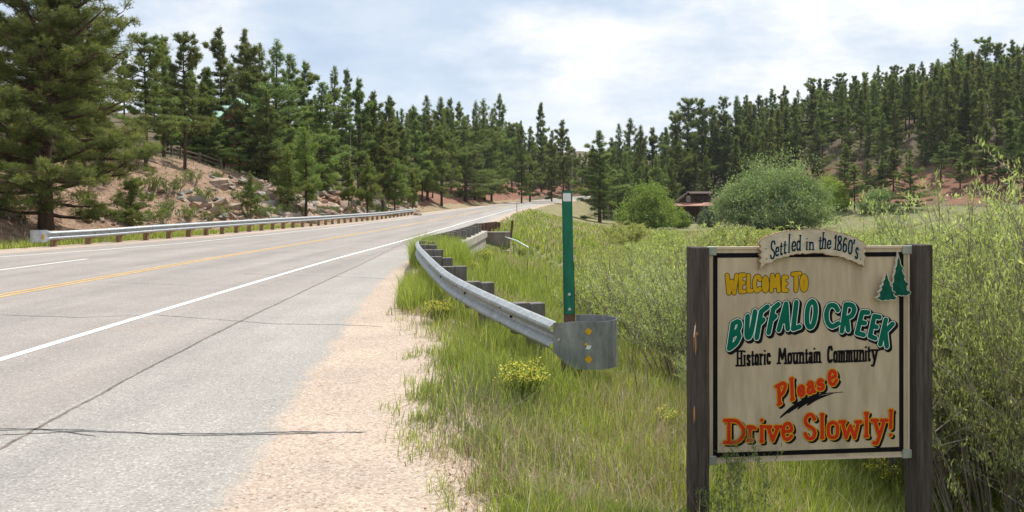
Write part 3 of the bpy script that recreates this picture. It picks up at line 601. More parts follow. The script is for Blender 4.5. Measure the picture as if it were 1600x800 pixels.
# lettering ---------------------------------------------------------------
def Z1(zx, zy, base=340.0):
    xi, yi = 1060+.3*zx, base+.3*zy; u = (xi-1107)/(1421-1107); k = 1.0267; u_ = u*k/(1+u*(k-1))   # perspective of the turned panel
    h = 336-9*u; return Vector((u_*SW, SH*(1-(yi-386.5-(-1.5)*u)/h)))
def Z2(zx, zy): return Z1(zx, zy, 560.0)
PXM = .00117
def C(*p): return ('c', p)
def P(*p): return ('p', p)
GL = {
 'S': [C((.93, .82), (.68, 1), (.28, .98), (.06, .78), (.2, .58), (.55, .48), (.88, .36), (.94, .16), (.68, 0), (.28, .02), (.05, .2))],
 's': [C((.92, .8), (.6, 1), (.2, .92), (.12, .68), (.5, .52), (.88, .34), (.8, .06), (.4, 0), (.06, .2))],
 'e': [C((.1, .48), (.5, .5), (.93, .56), (.85, .88), (.5, 1), (.15, .82), (.04, .45), (.2, .08), (.58, 0), (.95, .2))],
 't': [C((.45, 1), (.45, .6), (.45, .16), (.62, 0), (.95, .1)), P((.05, .72), (.92, .72))],
 'l': [P((.5, 1), (.5, 0))],
 'd': [P((.88, 1), (.88, 0)), C((.88, .45), (.6, .62), (.2, .55), (.05, .3), (.2, .04), (.6, 0), (.88, .16))],
 'i': [P((.5, .68), (.5, 0)), P((.5, .97), (.5, .975))],
 'n': [P((.12, 1), (.12, 0)), C((.12, .72), (.45, 1), (.8, .9), (.88, .6)), P((.88, .62), (.88, 0))],
 'h': [P((.12, 1), (.12, 0)), C((.12, .42), (.45, .62), (.8, .55), (.88, .35)), P((.88, .37), (.88, 0))],
 '1': [P((.1, .8), (.55, 1), (.55, 0)), P((.15, 0), (.95, 0))],
 '8': [C((.5, .54), (.12, .7), (.15, .93), (.5, 1), (.85, .93), (.88, .7), (.5, .54), (.06, .36), (.08, .08), (.5, 0), (.92, .08), (.94, .36), (.5, .54))],
 '6': [C((.88, .9), (.55, 1), (.2, .8), (.05, .4), (.15, .08), (.5, 0), (.88, .1), (.93, .38), (.6, .56), (.2, .48), (.07, .32))],
 '0': [C((.5, 1), (.15, .85), (.05, .5), (.15, .13), (.5, 0), (.85, .13), (.95, .5), (.85, .85), (.5, 1))],
 "'": [P((.6, 1), (.4, 0))],
 'W': [P((.02, 1), (.2, .03), (.48, .68), (.72, .03), (.98, 1))],
 'E': [P((.95, 1), (.1, 1), (.06, 0), (.95, 0)), P((.08, .52), (.8, .52))],
 'L': [P((.15, 1), (.1, 0), (.95, 0))],
 'C': [C((.95, .8), (.72, 1), (.3, .95), (.05, .6), (.1, .2), (.45, 0), (.95, .15))],
 'O': [C((.5, 1), (.15, .85), (.03, .5), (.15, .13), (.5, 0), (.85, .13), (.97, .5), (.85, .85), (.5, 1))],
 'M': [P((.04, 0), (.15, 1), (.5, .3), (.85, 1), (.96, 0))],
 'T': [P((.0, .95), (1, 1)), P((.5, .96), (.45, 0))],
 'B': [P((.08, 0), (.08, 1)), C((.08, 1), (.6, .98), (.88, .8), (.75, .58), (.1, .5)), C((.1, .5), (.75, .46), (.98, .25), (.7, .04), (.08, 0))],
 'U': [C((.05, 1), (.05, .5), (.1, .12), (.45, 0), (.8, .12), (.92, .5), (.95, 1))],
 'F': [P((.1, 0), (.1, 1), (.98, 1)), P((.1, .52), (.82, .56))],
 'A': [P((.02, 0), (.5, 1), (.98, 0)), P((.2, .32), (.8, .32))],
 'R': [P((.08, 0), (.08, 1)), C((.08, 1), (.6, 1), (.92, .82), (.8, .58), (.1, .46)), P((.4, .5), (.98, 0))],
 'K': [P((.1, 0), (.1, 1)), P((.95, 1), (.12, .42)), P((.35, .55), (.98, 0))],
 'H': [P((.12, 1), (.12, 0)), P((.88, 1), (.88, 0)), P((.12, .5), (.88, .5))],
 'o': [C((.5, 1), (.12, .85), (.04, .5), (.12, .13), (.5, 0), (.88, .13), (.96, .5), (.88, .85), (.5, 1))],
 'r': [P((.2, 1), (.2, 0)), C((.2, .7), (.5, .98), (.95, .9))],
 'c': [C((.93, .76), (.6, 1), (.2, .88), (.05, .5), (.2, .12), (.6, 0), (.95, .2))],
 'u': [P((.12, 1), (.12, .35)), C((.12, .38), (.2, .05), (.55, 0), (.88, .3)), P((.88, 1), (.88, 0))],
 'a': [C((.15, .85), (.5, 1), (.82, .85), (.85, .5)), P((.85, .6), (.85, .1), (1.0, .0)), C((.85, .58), (.4, .56), (.06, .35), (.12, .06), (.45, 0), (.85, .22))],
 'm': [P((.08, 1), (.08, 0)), C((.08, .75), (.28, 1), (.48, .88), (.5, .6)), P((.5, .62), (.5, 0)), C((.5, .75), (.7, 1), (.9, .88), (.92, .6)), P((.92, .62), (.92, 0))],
 'y': [P((.1, 1), (.5, .32)), P((.92, 1), (.5, .3), (.28, .02), (.02, .04))],
 'P': [P((.12, 0), (.12, 1)), C((.12, 1), (.6, 1), (.95, .82), (.85, .55), (.5, .44), (.12, .45))],
 'D': [P((.12, 0), (.12, 1)), C((.12, 1), (.6, .95), (.95, .6), (.9, .25), (.55, .02), (.12, 0))],
 'v': [P((.05, 1), (.45, 0), (.95, 1))],
 'w': [P((.03, 1), (.25, 0), (.5, .75), (.75, 0), (.97, 1))],
 '!': [P((.6, 1), (.5, .32)), P((.48, .03), (.48, .035))],
}
def cr2(pts, m=6):
    pts = [Vector(p) for p in pts]; out = []
    for i in range(len(pts)-1):
        p0, p1, p2, p3 = pts[max(i-1, 0)], pts[i], pts[i+1], pts[min(i+2, len(pts)-1)]
        for j in range(m):
            t = j/m; out.append(.5*((2*p1)+(p2-p0)*t+(2*p0-5*p1+4*p2-p3)*t*t+(3*p1-p0-3*p2+p3)*t**3))
    return out+[pts[-1]]
def hull(pts):
    pts = sorted(set((round(p[0], 7), round(p[1], 7)) for p in pts))
    def half(ps):
        h = []
        for p in ps:
            while len(h) > 1 and (h[-1][0]-h[-2][0])*(p[1]-h[-2][1])-(h[-1][1]-h[-2][1])*(p[0]-h[-2][0]) <= 0: h.pop()
            h.append(p)
        return h
    a, b = half(pts), half(pts[::-1]); return a[:-1]+b[:-1]
def disc(r, n=14, sx=1, sy=1): return [(r*sx*math.cos(2*math.pi*k/n), r*sy*math.sin(2*math.pi*k/n)) for k in range(n)]
def rect(w_, h_): return [(-w_/2, -h_/2), (w_/2, -h_/2), (w_/2, h_/2), (-w_/2, h_/2)]
def strokes_of(ch, box, mp, serif=0):
    tl, tr, bl, brr = [mp(*p) for p in box]; out = []
    def bil(p): return tl*(1-p[0])*p[1]+tr*p[0]*p[1]+bl*(1-p[0])*(1-p[1])+brr*p[0]*(1-p[1])
    for kind, pts in GL[ch]:
        q = cr2(pts) if kind == 'c' else [Vector(p) for p in pts]
        out.append([bil(p) for p in q])
        if serif and kind == 'p' and len(q) >= 2:
            for e, f in ((q[0], q[1]), (q[-1], q[-2])):
                if (abs(e.y-round(e.y)) < .03 or abs(e.y-.68) < .01) and abs(e.y-f.y) > .25:
                    hw = serif if ch not in 'mMw' else serif*.62
                    out.append([bil(Vector((e.x-hw, e.y))), bil(Vector((e.x+hw, e.y)))])
    return out
ZST = [0.0]
def letters(name, items, pen, mat, y, dx=0, dz=0):
    yy = y; out = []
    for letter in items:
        mb = MB()
        for st in letter:
            for a, b in zip(st[:-1], st[1:]):
                hp = hull([(a.x+dx+p[0], a.y+dz+p[1]) for p in pen]+[(b.x+dx+p[0], b.y+dz+p[1]) for p in pen])
                yy -= .0000025; n = len(hp); mb.add([(p[0], yy, p[1]) for p in hp], [tuple(range(n))])
        me = bpy.data.meshes.new(name); me.from_pydata(mb.v, [], mb.f); me.materials.append(mat)
        out.append(link(bpy.data.objects.new(name, me), panel))
    return out
def box4(x0, x1, yt, yb, inset=0, slant=0): return [(x0+inset+slant, yt+inset), (x1-inset+slant, yt+inset), (x0+inset, yb-inset), (x1-inset, yb-inset)]
def sq(b, i):                                     # shrink a quad towards its centre by i pixels
    (ax, ay), (bx, by), (cx_, cy_), (dx_, dy_) = b; return [(ax+i, ay+i), (bx-i, by+i), (cx_+i, cy_-i), (dx_-i, dy_-i)]
# WELCOME TO
wl = [('W', 238, 312, 288, 406), ('E', 305, 350, 286, 396), ('L', 344, 387, 290, 392), ('C', 376, 430, 294, 392), ('O', 424, 466, 300, 392), ('M', 462, 527, 288, 392), ('E', 525, 567, 298, 390), ('T', 574, 634, 278, 390), ('O', 620, 668, 292, 388)]
it = ([strokes_of(c_, box4(a, b, t, u, 12), Z1) for c_, a, b, t, u in wl])
letters('letter', it, disc(13.8*PXM), M['black'], .0040); letters('letter', it, disc(10.6*PXM), M['s_yellow'], .0036)
# BUFFALO CREEK
bc_ = [('B', [(262, 540), (338, 512), (243, 698), (322, 662)]), ('U', [(338, 500), (408, 472), (332, 645), (388, 628)]), ('F', [(405, 478), (470, 448), (384, 640), (432, 622)]), ('F', [(468, 462), (526, 436), (444, 614), (500, 596)]),
       ('A', [(520, 436), (582, 430), (498, 598), (574, 592)]), ('L', [(588, 426), (630, 424), (570, 594), (636, 580)]), ('O', [(648, 422), (726, 420), (640, 586), (712, 582)]),
       ('C', [(742, 438), (838, 446), (748, 580), (842, 580)]), ('R', [(845, 438), (936, 444), (826, 606), (892, 600)]), ('E', [(934, 478), (1000, 480), (908, 614), (976, 624)]),
       ('E', [(1000, 498), (1062, 504), (978, 630), (1038, 642)]), ('K', [(1062, 514), (1134, 540), (1032, 672), (1100, 684)])]
it = ([strokes_of(c_, sq(b_, 14), Z1) for c_, b_ in bc_])
letters('letter', it, disc(23*PXM), M['black'], .0040, 9*PXM, -9*PXM); letters('letter', it, disc(20.5*PXM), M['black'], .0036)
letters('letter', it, disc(17.0*PXM, 8), M['s_white'], .0031); letters('letter', it, disc(13.6*PXM, 8), M['s_green'], .0026)
# Historic Mountain Community
hm = [('H', 297, 330, 690, 774), ('i', 332, 346, 690, 773), ('s', 348, 370, 712, 772), ('t', 371, 389, 694, 770), ('o', 390, 412, 708, 769), ('r', 414, 433, 707, 767), ('i', 435, 448, 687, 766), ('c', 450, 473, 704, 764),
      ('M', 508, 556, 678, 762), ('o', 558, 583, 702, 762), ('u', 585, 615, 701, 761), ('n', 617, 647, 699, 760), ('t', 648, 667, 684, 760), ('a', 668, 691, 698, 758), ('i', 693, 705, 676, 757), ('n', 705, 733, 696, 756),
      ('C', 766, 796, 668, 756), ('o', 798, 822, 693, 755), ('m', 824, 862, 691, 754), ('m', 864, 902, 689, 752), ('u', 904, 933, 688, 751), ('n', 935, 965, 687, 750), ('i', 967, 978, 668, 749), ('t', 980, 998, 672, 748), ('y', 1000, 1040, 685, 776)]
it = ([strokes_of(c_, box4(a, b, t, u, 4), Z1, .26) for c_, a, b, t, u in hm])
letters('letter', it, rect(10.8*PXM, 9.5*PXM), M['black'], .0040)
# Please / Drive Slowly!
ps = [('P', [(500, 135), (560, 112), (508, 244), (540, 232)]), ('l', [(566, 102), (592, 96), (570, 222), (598, 214)]), ('e', [(604, 146), (648, 130), (614, 204), (654, 192)]), ('a', [(652, 122), (697, 110), (658, 190), (706, 178)]),
      ('s', [(706, 112), (748, 98), (712, 172), (756, 160)]), ('e', [(764, 64), (814, 52), (772, 146), (826, 132)])]
ds_ = [('D', 240, 345, 312, 444), ('r', 348, 402, 346, 434), ('i', 410, 442, 308, 438), ('v', 446, 522, 346, 434), ('e', 524, 590, 328, 428), ('S', 638, 712, 284, 424), ('l', 722, 756, 282, 420), ('o', 760, 832, 322, 420), ('w', 834, 944, 320, 420),
       ('l', 954, 996, 276, 412), ('y', 1004, 1086, 312, 452), ('!', 1090, 1124, 262, 410)]
it = ([strokes_of(c_, sq(b_, 7), Z2, .28) for c_, b_ in ps]+[strokes_of(c_, box4(a, b, t, u, 9), Z2, .24) for c_, a, b, t, u in ds_])
letters('letter', it, disc(14.0*PXM), M['black'], .0040, 12*PXM, -10*PXM); letters('letter', it, disc(14.6*PXM), M['s_yellow'], .0034); letters('letter', it, disc(9.6*PXM), M['s_red'], .0029)
# brush stroke
bs = []
for (pts) in ([(520, 308), (550, 282), (590, 250), (650, 215), (740, 185), (852, 174)], [(560, 284), (620, 240), (690, 208), (760, 188)], [(610, 264), (660, 226), (735, 200), (800, 180)], [(660, 244), (700, 214), (760, 194)]): bs.append([Z2(*p) for p in cr2(pts)])
mb = MB(); yy = .0040
for st in bs:
    n = len(st)
    for i in range(n-1):
        w0, w1 = (PXM*(1.5+7*math.sin(math.pi*min(1, (k/n)*.95+.12))**1.5) for k in (i, i+1))
        d_ = (st[i+1]-st[i]).normalized(); nn_ = Vector((-d_.y, d_.x)); yy -= .000004
        q = [st[i]+nn_*w0, st[i+1]+nn_*w1, st[i+1]-nn_*w1, st[i]-nn_*w0]; mb.add([(p.x, yy, p.y) for p in q], [(0, 1, 2, 3)])
me = bpy.data.meshes.new('brush_stroke'); me.from_pydata(mb.v, [], mb.f); me.materials.append(M['black']); link(bpy.data.objects.new('brush_stroke', me), panel)
# banner board with ragged edge
top = [(400, 130), (412, 112), (450, 92), (500, 76), (560, 66), (620, 61), (680, 58), (740, 62), (800, 72), (850, 84), (900, 100), (940, 122), (966, 140)]
rgt = [(966, 140), (952, 158), (968, 172), (950, 186), (962, 205), (952, 222), (956, 256)]
bot = [(956, 256), (900, 232), (850, 212), (790, 196), (720, 186), (660, 184), (600, 188), (540, 202), (480, 222), (440, 240), (402, 272)]
lft = [(402, 272), (410, 238), (400, 224), (412, 206), (402, 192), (414, 176), (400, 160), (412, 150), (400, 130)]
def ragged(pts, amp, step=9, seed=0):
    r = random.Random(seed); out = []
    for a, b in zip(pts[:-1], pts[1:]):
        n = max(1, int(math.hypot(b[0]-a[0], b[1]-a[1])/step))
        for i in range(n):
            t = i/n; out.append((a[0]+(b[0]-a[0])*t+r.uniform(-amp, amp)*.5, a[1]+(b[1]-a[1])*t+r.uniform(-amp, amp)))
    return out
bp = ragged(top, 2.6, 10, 1)+ragged(rgt, 2, 8, 2)+ragged(bot, 3.6, 12, 3)+ragged(lft, 2, 8, 4)
bpv = [Z1(*p) for p in bp]
bn_ = MB().prism([(p.x, p.y) for p in bpv], -.026, -.004).build('banner', M['banner_edge'], sg_root)
cc = sum(bpv, Vector((0, 0)))/len(bpv)
def shrink(ps, d):
    n = len(ps); o_ = []
    for i in range(n):
        e = (ps[(i+1) % n]-ps[i-1]).normalized(); o_.append(ps[i]+Vector((e.y, -e.x))*d)
    return o_
inn = shrink(bpv, .004)
me = bpy.data.meshes.new('banner_face'); me.from_pydata([(p.x, -.0268, p.y) for p in inn], [], [tuple(range(len(inn)))]); me.materials.append(M['banner']); bf = link(bpy.data.objects.new('banner_face', me), bn_)
st_ = [('S', 455, 482, 118, 214, 6), ('e', 482, 503, 148, 200, 3), ('t', 503, 523, 128, 194, 3), ('t', 522, 542, 120, 188, 3), ('l', 544, 564, 84, 182, 3), ('e', 566, 590, 120, 174, 2), ('d', 591, 616, 88, 170, 2), ('i', 638, 655, 104, 168, 1), ('n', 657, 685, 124, 168, 0),
       ('t', 706, 724, 98, 166, 3), ('h', 722, 747, 74, 162, 6), ('e', 749, 773, 114, 162, 3), ('1', 785, 804, 88, 166, 5), ('8', 804, 829, 92, 172, 3), ('6', 832, 857, 102, 180, 3), ('0', 860, 886, 112, 190, 4), ("'", 889, 898, 112, 138, 3), ('s', 897, 916, 152, 214, 5)]
it = ([strokes_of(c_, box4(a, b, t, u, 3, sl__), Z1, .16) for c_, a, b, t, u, sl__ in st_])
for pn, mt, y_, dx_ in ((rect(6.6*PXM, 5.4*PXM), M['s_blue'], -.0274, 2.4*PXM), (rect(6.2*PXM, 5.2*PXM), M['black'], -.0282, 0)):
    for lo in letters('letter', it, pn, mt, y_, dx_): lo.parent = bn_
for p in ((437, 160), (440, 212), (925, 164), (930, 214)):
    q = Z1(*p); MB().tube([(q.x, -.026, q.y), (q.x, -.031, q.y)], [.005, .004], 8).build('screw', M['banner_edge'], bn_)
# cut-out pine trees
def cutout(ax, ay, x0, x1, yb, seed, yoff, tiers=5):
    r = random.Random(seed); pts = [(ax, ay)]; nst = 16
    for i in range(1, nst+1):
        t = i/nst; wob = (.86 if i % 3 else 1.12)*r.uniform(.92, 1.06); pts.append((ax+(x1-ax)*(t**1.05)*wob, ay+(yb-ay)*t+r.uniform(-2, 3)))
    nb = 9
    for i in range(1, nb): t = i/nb; pts.append((x1+(x0-x1)*t, yb+r.uniform(-5, 5)+8*math.sin(math.pi*t)))
    for i in range(nst, 0, -1):
        t = i/nst; wob = (.86 if i % 3 else 1.12)*r.uniform(.92, 1.06); pts.append((ax+(x0-ax)*(t**1.05)*wob, ay+(yb-ay)*t+r.uniform(-2, 3)))
    v = [Z1(*p) for p in pts]; ct = MB().prism([(p.x, p.y) for p in v], yoff-.018, yoff).build('tree_cutout', M['tree_edge'], sg_root)
    i_ = shrink(v, .0045); me = bpy.data.meshes.new('painted_face'); me.from_pydata([(p.x, yoff-.0186, p.y) for p in i_], [], [tuple(range(len(i_)))]); me.materials.append(M['tree_green']); link(bpy.data.objects.new('painted_face', me), ct)
cutout(1136, 178, 1088, 1208, 398, 5, -.004); cutout(1062, 276, 1008, 1122, 420, 6, -.024)
# ------------------------------------------------------------------ plants
def rotmats(n, rng, up_bias=None, tilt=None):
    """random yaw, given tilt array (radians from vertical) and random roll direction"""
    yaw = rng.random(n)*2*np.pi; tl = tilt if tilt is not None else np.arccos(1-2*rng.random(n)); ax = rng.random(n)*2*np.pi
    cy, sy = np.cos(yaw), np.sin(yaw); Z = np.zeros((n, 3, 3)); Z[:, 0, 0] = cy; Z[:, 0, 1] = -sy; Z[:, 1, 0] = sy; Z[:, 1, 1] = cy; Z[:, 2, 2] = 1
    c, s = np.cos(tl), np.sin(tl); ux, uy = np.cos(ax), np.sin(ax); K = np.zeros((n, 3, 3))
    K[:, 0, 0] = c+ux*ux*(1-c); K[:, 0, 1] = ux*uy*(1-c); K[:, 0, 2] = uy*s
    K[:, 1, 0] = ux*uy*(1-c); K[:, 1, 1] = c+uy*uy*(1-c); K[:, 1, 2] = -ux*s
    K[:, 2, 0] = -uy*s; K[:, 2, 1] = ux*s; K[:, 2, 2] = c
    return K @ Z
def scatter(tv, tt, Rm, pos, scl):
    """tv (V,3) template verts, tt (T,3); scl (n,) or (n,3)"""
    scl = np.asarray(scl); scl = scl[:, None] if scl.ndim == 1 else scl
    v = np.einsum('nij,nvj->nvi', Rm, tv[None]*scl[:, None, :])+pos[:, None, :]
    n, k = len(pos), len(tv); t = tt[None]+(np.arange(n)*k)[:, None, None]
    return v.reshape(-1, 3), t.reshape(-1, 3)
def tuft_template(n, width, rng, spread=1.0, tip=.0):
    V, T = [], []
    for i in range(n):
        th = rng.random()*2*np.pi; ph = rng.random()**.7*1.25*spread; d = np.array([math.sin(ph)*math.cos(th), math.sin(ph)*math.sin(th), math.cos(ph)])
        a = np.cross(d, rng.normal(size=3)); a /= np.linalg.norm(a); l = .75+.35*rng.random()
        b = len(V); V += [tuple(d*.05-a*width*.5), tuple(d*.05+a*width*.5), tuple(d*l)]; T.append((b, b+1, b+2))
    return np.array(V), np.array(T)
class Acc:
    def __init__(s): s.V = []; s.T = []; s.R = []; s.n = 0
    def add(s, V, T, R_): s.V.append(V); s.T.append(T+s.n); s.R.append(R_); s.n += len(V)
    def mesh(s, name, mat): return npmesh(name, np.concatenate(s.V), np.concatenate(s.T), mat, rnd=np.concatenate(s.R))
def pine(seed, H=14.,  R_=2.6, cb=.28, tufts=2200, tsize=.42, needles=6, width=.16, wh=.55, flat_top=0, big=False, mat='needle', lean=0., limb_r=.035, dens=1.0, gaps=.15):
    rng = np.random.default_rng(seed); mb = MB(); rad0 = .0125*H if not big else .024*H
    lx, ly = lean*math.cos(seed), lean*math.sin(seed)
    ph = rng.random(4)*6
    def axis(z): t = z/H; return np.array([lx*t*H+.012*H*math.sin(t*5+ph[0])*t, ly*t*H+.012*H*math.sin(t*4+ph[1])*t, z])
    zs = np.linspace(-.4, H*.985, 14); mb.tube([axis(max(z, 0))+np.array([0, 0, min(z, 0)]) for z in zs], [rad0*(1.25 if z < .3 else 1)*(1-max(z, 0)/H)**.8+.012 for z in zs], 8)
    pts, nrm, rv = [], [], []
    z = cb*H; br_ = []
    gap_c = [(rng.uniform(cb, .95)*H, rng.random()*6.28) for _ in range(int(3+gaps*20))]
    while z < H*.99:
        t = (z-cb*H)/(H-cb*H); prof = (1-t)**((.66+.28*(seed % 2) if not flat_top else .45) if not big else .42)*min(1, .6+t*2.6)*(1+.22*math.sin(t*17+ph[2])*(0 if big else 1))
        nb = rng.integers(3, 6) if not big else rng.integers(3, 5)
        a0 = rng.random()*6.28
        for k in range(nb):
            az = a0+k*6.28/nb+rng.normal()*.35; ln = R_*prof*(rng.uniform(.5, 1.15) if not big else rng.uniform(.6, 1.1))+.12*H*.05
            if any(abs(z-gz) < .06*H and abs((az-ga+3.14) % 6.28-3.14) < .9 for gz, ga in gap_c): ln *= .45
            el = (-.14+(.62 if not big else .9)*t**1.2)+rng.normal()*.10; br_.append((z+rng.normal()*.1, az, ln, el))
        z += wh*(1-.45*t)*rng.uniform(.7, 1.25)
    tot = sum(b[2]**1.35 for b in br_)
    for bz, az, ln, el in br_:
        p0 = axis(bz); dh = np.array([math.cos(az), math.sin(az), 0]); perp = np.array([-dh[1], dh[0], 0]); P_ = []
        for s_ in np.linspace(0, 1, 5): P_.append(p0+dh*ln*s_*math.cos(el)+np.array([0, 0, ln*(s_*math.sin(el)+.16*s_*s_-.10*s_*(1-s_))])+perp*ln*.05*math.sin(s_*3+az*3))
        if ln > .35: mb.tube(P_, [limb_r*ln**.6*(1-.8*s_)+.004 for s_ in np.linspace(0, 1, 5)], 4, cap=False)
        P_ = np.array(P_); nt_ = max(3, int(tufts*ln**1.35/tot*dens))
        if big:                     # side limbs carry clumps of tufts with air between them
            nsub = max(3, int(ln*3.2)); cent = []
            for j in range(nsub):
                s_ = rng.uniform(.28, 1.02); q = np.array([np.interp(min(s_, 1), np.linspace(0, 1, 5), P_[:, i]) for i in range(3)])
                off = perp*rng.normal()*ln*.23+dh*rng.normal()*.12+np.array([0, 0, rng.normal()*.18+.12]); cent.append(q+off)
                mb.tube([q-dh*.2*ln*.3, q+off*.5, q+off], [.022, .014, .007], 4, cap=False)
            cent = np.array(cent); ci = rng.integers(0, nsub, nt_); g = rng.normal(size=(nt_, 3)); g /= np.linalg.norm(g, axis=1)[:, None]; rr = rng.random(nt_)**.6
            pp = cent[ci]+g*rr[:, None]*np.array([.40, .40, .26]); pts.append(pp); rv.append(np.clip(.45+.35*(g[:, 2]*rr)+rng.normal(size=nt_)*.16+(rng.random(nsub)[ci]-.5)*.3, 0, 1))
        else:
            ncl_ = max(2, int(ln*2.2)); cc_ = 1-rng.random(ncl_)**1.3*.75; s_ = np.clip(cc_[rng.integers(0, ncl_, nt_)]+rng.normal(size=nt_)*.06, .1, 1.05); base = np.stack([np.interp(s_, np.linspace(0, 1, 5), P_[:, i]) for i in range(3)], -1)
            lat = rng.normal(size=nt_)*ln*.15*(1.15-s_*.6)
            pp = base+perp*lat[:, None]+dh*rng.normal(size=nt_)[:, None]*.08+np.stack([np.zeros(nt_), np.zeros(nt_), rng.normal(size=nt_)*.10+.05], -1)
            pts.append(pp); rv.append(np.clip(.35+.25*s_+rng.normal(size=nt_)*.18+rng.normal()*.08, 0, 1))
    # leader
    pp = np.array([axis(H*rng.uniform(.95, 1.0)) for _ in range(14)])+rng.normal(size=(14, 3))*.07; pts.append(pp); rv.append(np.full(14, .6))
    pts = np.concatenate(pts); rv = np.concatenate(rv); acc = Acc()
    for k in range(4):
        tv, tt_ = tuft_template(needles, width, rng); sel = np.arange(len(pts)) % 4 == k; n = sel.sum()
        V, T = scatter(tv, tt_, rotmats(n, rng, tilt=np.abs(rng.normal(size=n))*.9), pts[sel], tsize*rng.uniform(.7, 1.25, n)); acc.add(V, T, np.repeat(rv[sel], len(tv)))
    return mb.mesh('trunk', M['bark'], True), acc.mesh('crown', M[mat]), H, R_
def plant(name, meshes, loc, rz, sc, label, cat, group=None, pn=('trunk', 'crown')):
    e = empty(name, loc, rz); e.scale = sc; tag(e, label, cat, group)
    for n_, me in zip(pn, meshes):
        if me: link(bpy.data.objects.new(n_, me), e)
    return e
TALL = [pine(s, 14, r*1.04, cb, 6200, .36, 6, .125, wh, 0, limb_r=.03, gaps=g) for s, r, cb, wh, g in ((1, 3.8, .14, .6, .3), (2, 3.2, .22, .7, .6), (3, 4.4, .06, .6, .25), (4, 2.7, .26, .8, .6), (5, 4.0, .05, .6, .2), (6, 3.3, .30, .7, .6), (7, 4.2, .16, .75, .7), (8, 3.0, .08, .65, .5), (9, 3.6, .10, .55, .3), (10, 2.9, .35, .85, .8))]
OPEN = [pine(s, 12, r*1.1, .28, 5000, .35, 6, .12, .7, 1, limb_r=.04, gaps=.7) for s, r in ((21, 3.0), (22, 3.5), (23, 2.6))]
YOUNG = [pine(s, 5, r*.9, .24, 3000, .20, 7, .11, .30, 0, limb_r=.02, mat='needle_young', gaps=.15) for s, r in ((31, 1.7), (32, 2.0), (33, 1.5), (34, 1.8))]
BUSHY = [pine(36, 5, 2.3, .02, 7500, .22, 7, .10, .22, 1, limb_r=.02, mat='needle_young', gaps=.1)]
npine = 0; GRP = {}
PP = []
def put_pine(px, ytop, d=None, ybase=None, kind='T', label=None, group=None, wsc=1.0, cat='tree'):
    global npine
    if d is None:
        h = hit(px, ybase)
        if h is None: return
        x, y, z = h
    else: x, y = at(px, d); z = tz(x, y)
    H = CAMH+(HOR-ytop)*y/FPX-z
    if H < .8: return
    lib = {'T': TALL, 'O': OPEN, 'Y': YOUNG, 'B': BUSHY}[kind]; v = lib[(npine*5+int(px)) % len(lib)]; s = H/v[2]; npine += 1
    ws = (s*.75+.25 if kind in 'TO' else s)*wsc*random.uniform(.9, 1.15)
    PP.append((x, y)); ob = plant('pine_tree', v[:2], (x, y, z-.05), random.random()*6.28, (ws, ws, s), label or 'tall dark pine', cat, group)
    if group: GRP.setdefault(group, []).append((px, ob))
# the big old pine at the left edge
BIG = pine(77, 12.6, 5.1, .07, 50000, .20, 8, .08, .42, 1, big=True, mat='needle_near', limb_r=.05, gaps=.3)
bx, by = at(72, 37); plant('pine_tree', BIG[:2], (bx, by, tz(bx, by)-.1), .6, (1, 1, 1), 'huge spreading old pine filling the left edge behind the far guardrail end', 'tree')
BIG2 = pine(78, 9.5, 3.3, .16, 17000, .21, 8, .075, .5, 0, big=True, mat='needle_near', limb_r=.045)
for px, d, s, rz, lb in ((-75, 41, 1.25, 2., 'broad pine cut by the left edge of the view, left of the huge old pine'), (128, 52, 1.05, 1., 'full pine just behind the right side of the huge old pine')):
    x, y = at(px, d); plant('pine_tree', BIG2[:2], (x, y, tz(x, y)-.1), rz, (s*1.05, s*1.05, s), lb, 'tree')
for i, (px, yt, d) in enumerate(((12, 130, 47), (-28, 100, 55), (45, 170, 60), (108, 120, 66), (28, 245, 41))):
    put_pine(px, yt, d, None, 'T', ordinal(i+1)+' darker pine among those filling the gaps behind the huge old pine', 'pines behind the huge old pine', wsc=1.3)
# named pines of the left bank (pixel of the foot or distance fix where they stand)
for a in ((228, 62, None, 262, 'O', 'pine with clean dark trunk beside the rail fence on the crest'),
          (289, 60, None, 266, 'O', 'pine with a straight bare trunk at the top of the bare sandy bank'),
          (391, 72, None, 273, 'O', 'pine in front of the green roofed house, on the crest'),
          (487, 165, None, 283, 'O', 'broad pine standing above the rocky part of the left bank'),
          (541, 108, None, 252, 'T', 'tall dark pine on the crest above the rocks, highest right of the dense clump'),
          (432, 62, 88, None, 'T', 'very dense dark pine with a broad head right of the green roofed house'),
          (727, 186, None, 315, 'T', 'broad full pine with yellowish top beside the yellow notice board'),
          (780, 147, None, 297, 'T', 'tallest pine left of the far bend, with a wide ragged head'),
          (800, 195, None, 299, 'O', 'bare stemmed pine just above the red road cut'),
          (846, 160, None, 300, 'T', 'slender pointed pine standing alone against the sky at the end of the road'),
          (880, 190, 205, None, 'T', 'rounded pine right of the slender pointed one, above the end of the road'),
          (937, 205, 152, None, 'T', 'stout full pine standing low on the right of the road behind the marker post'),
          (1311, 117, 222, None, 'O', 'thin open crowned pine with sky around its top on the right ridge'),
          (1492, 60, 205, None, 'T', 'tallest narrow pine on the right skyline')):
    put_pine(a[0], a[1], a[2], a[3], a[4], a[5], wsc=1.6 if a[0] in (727, 937) else 1.0)
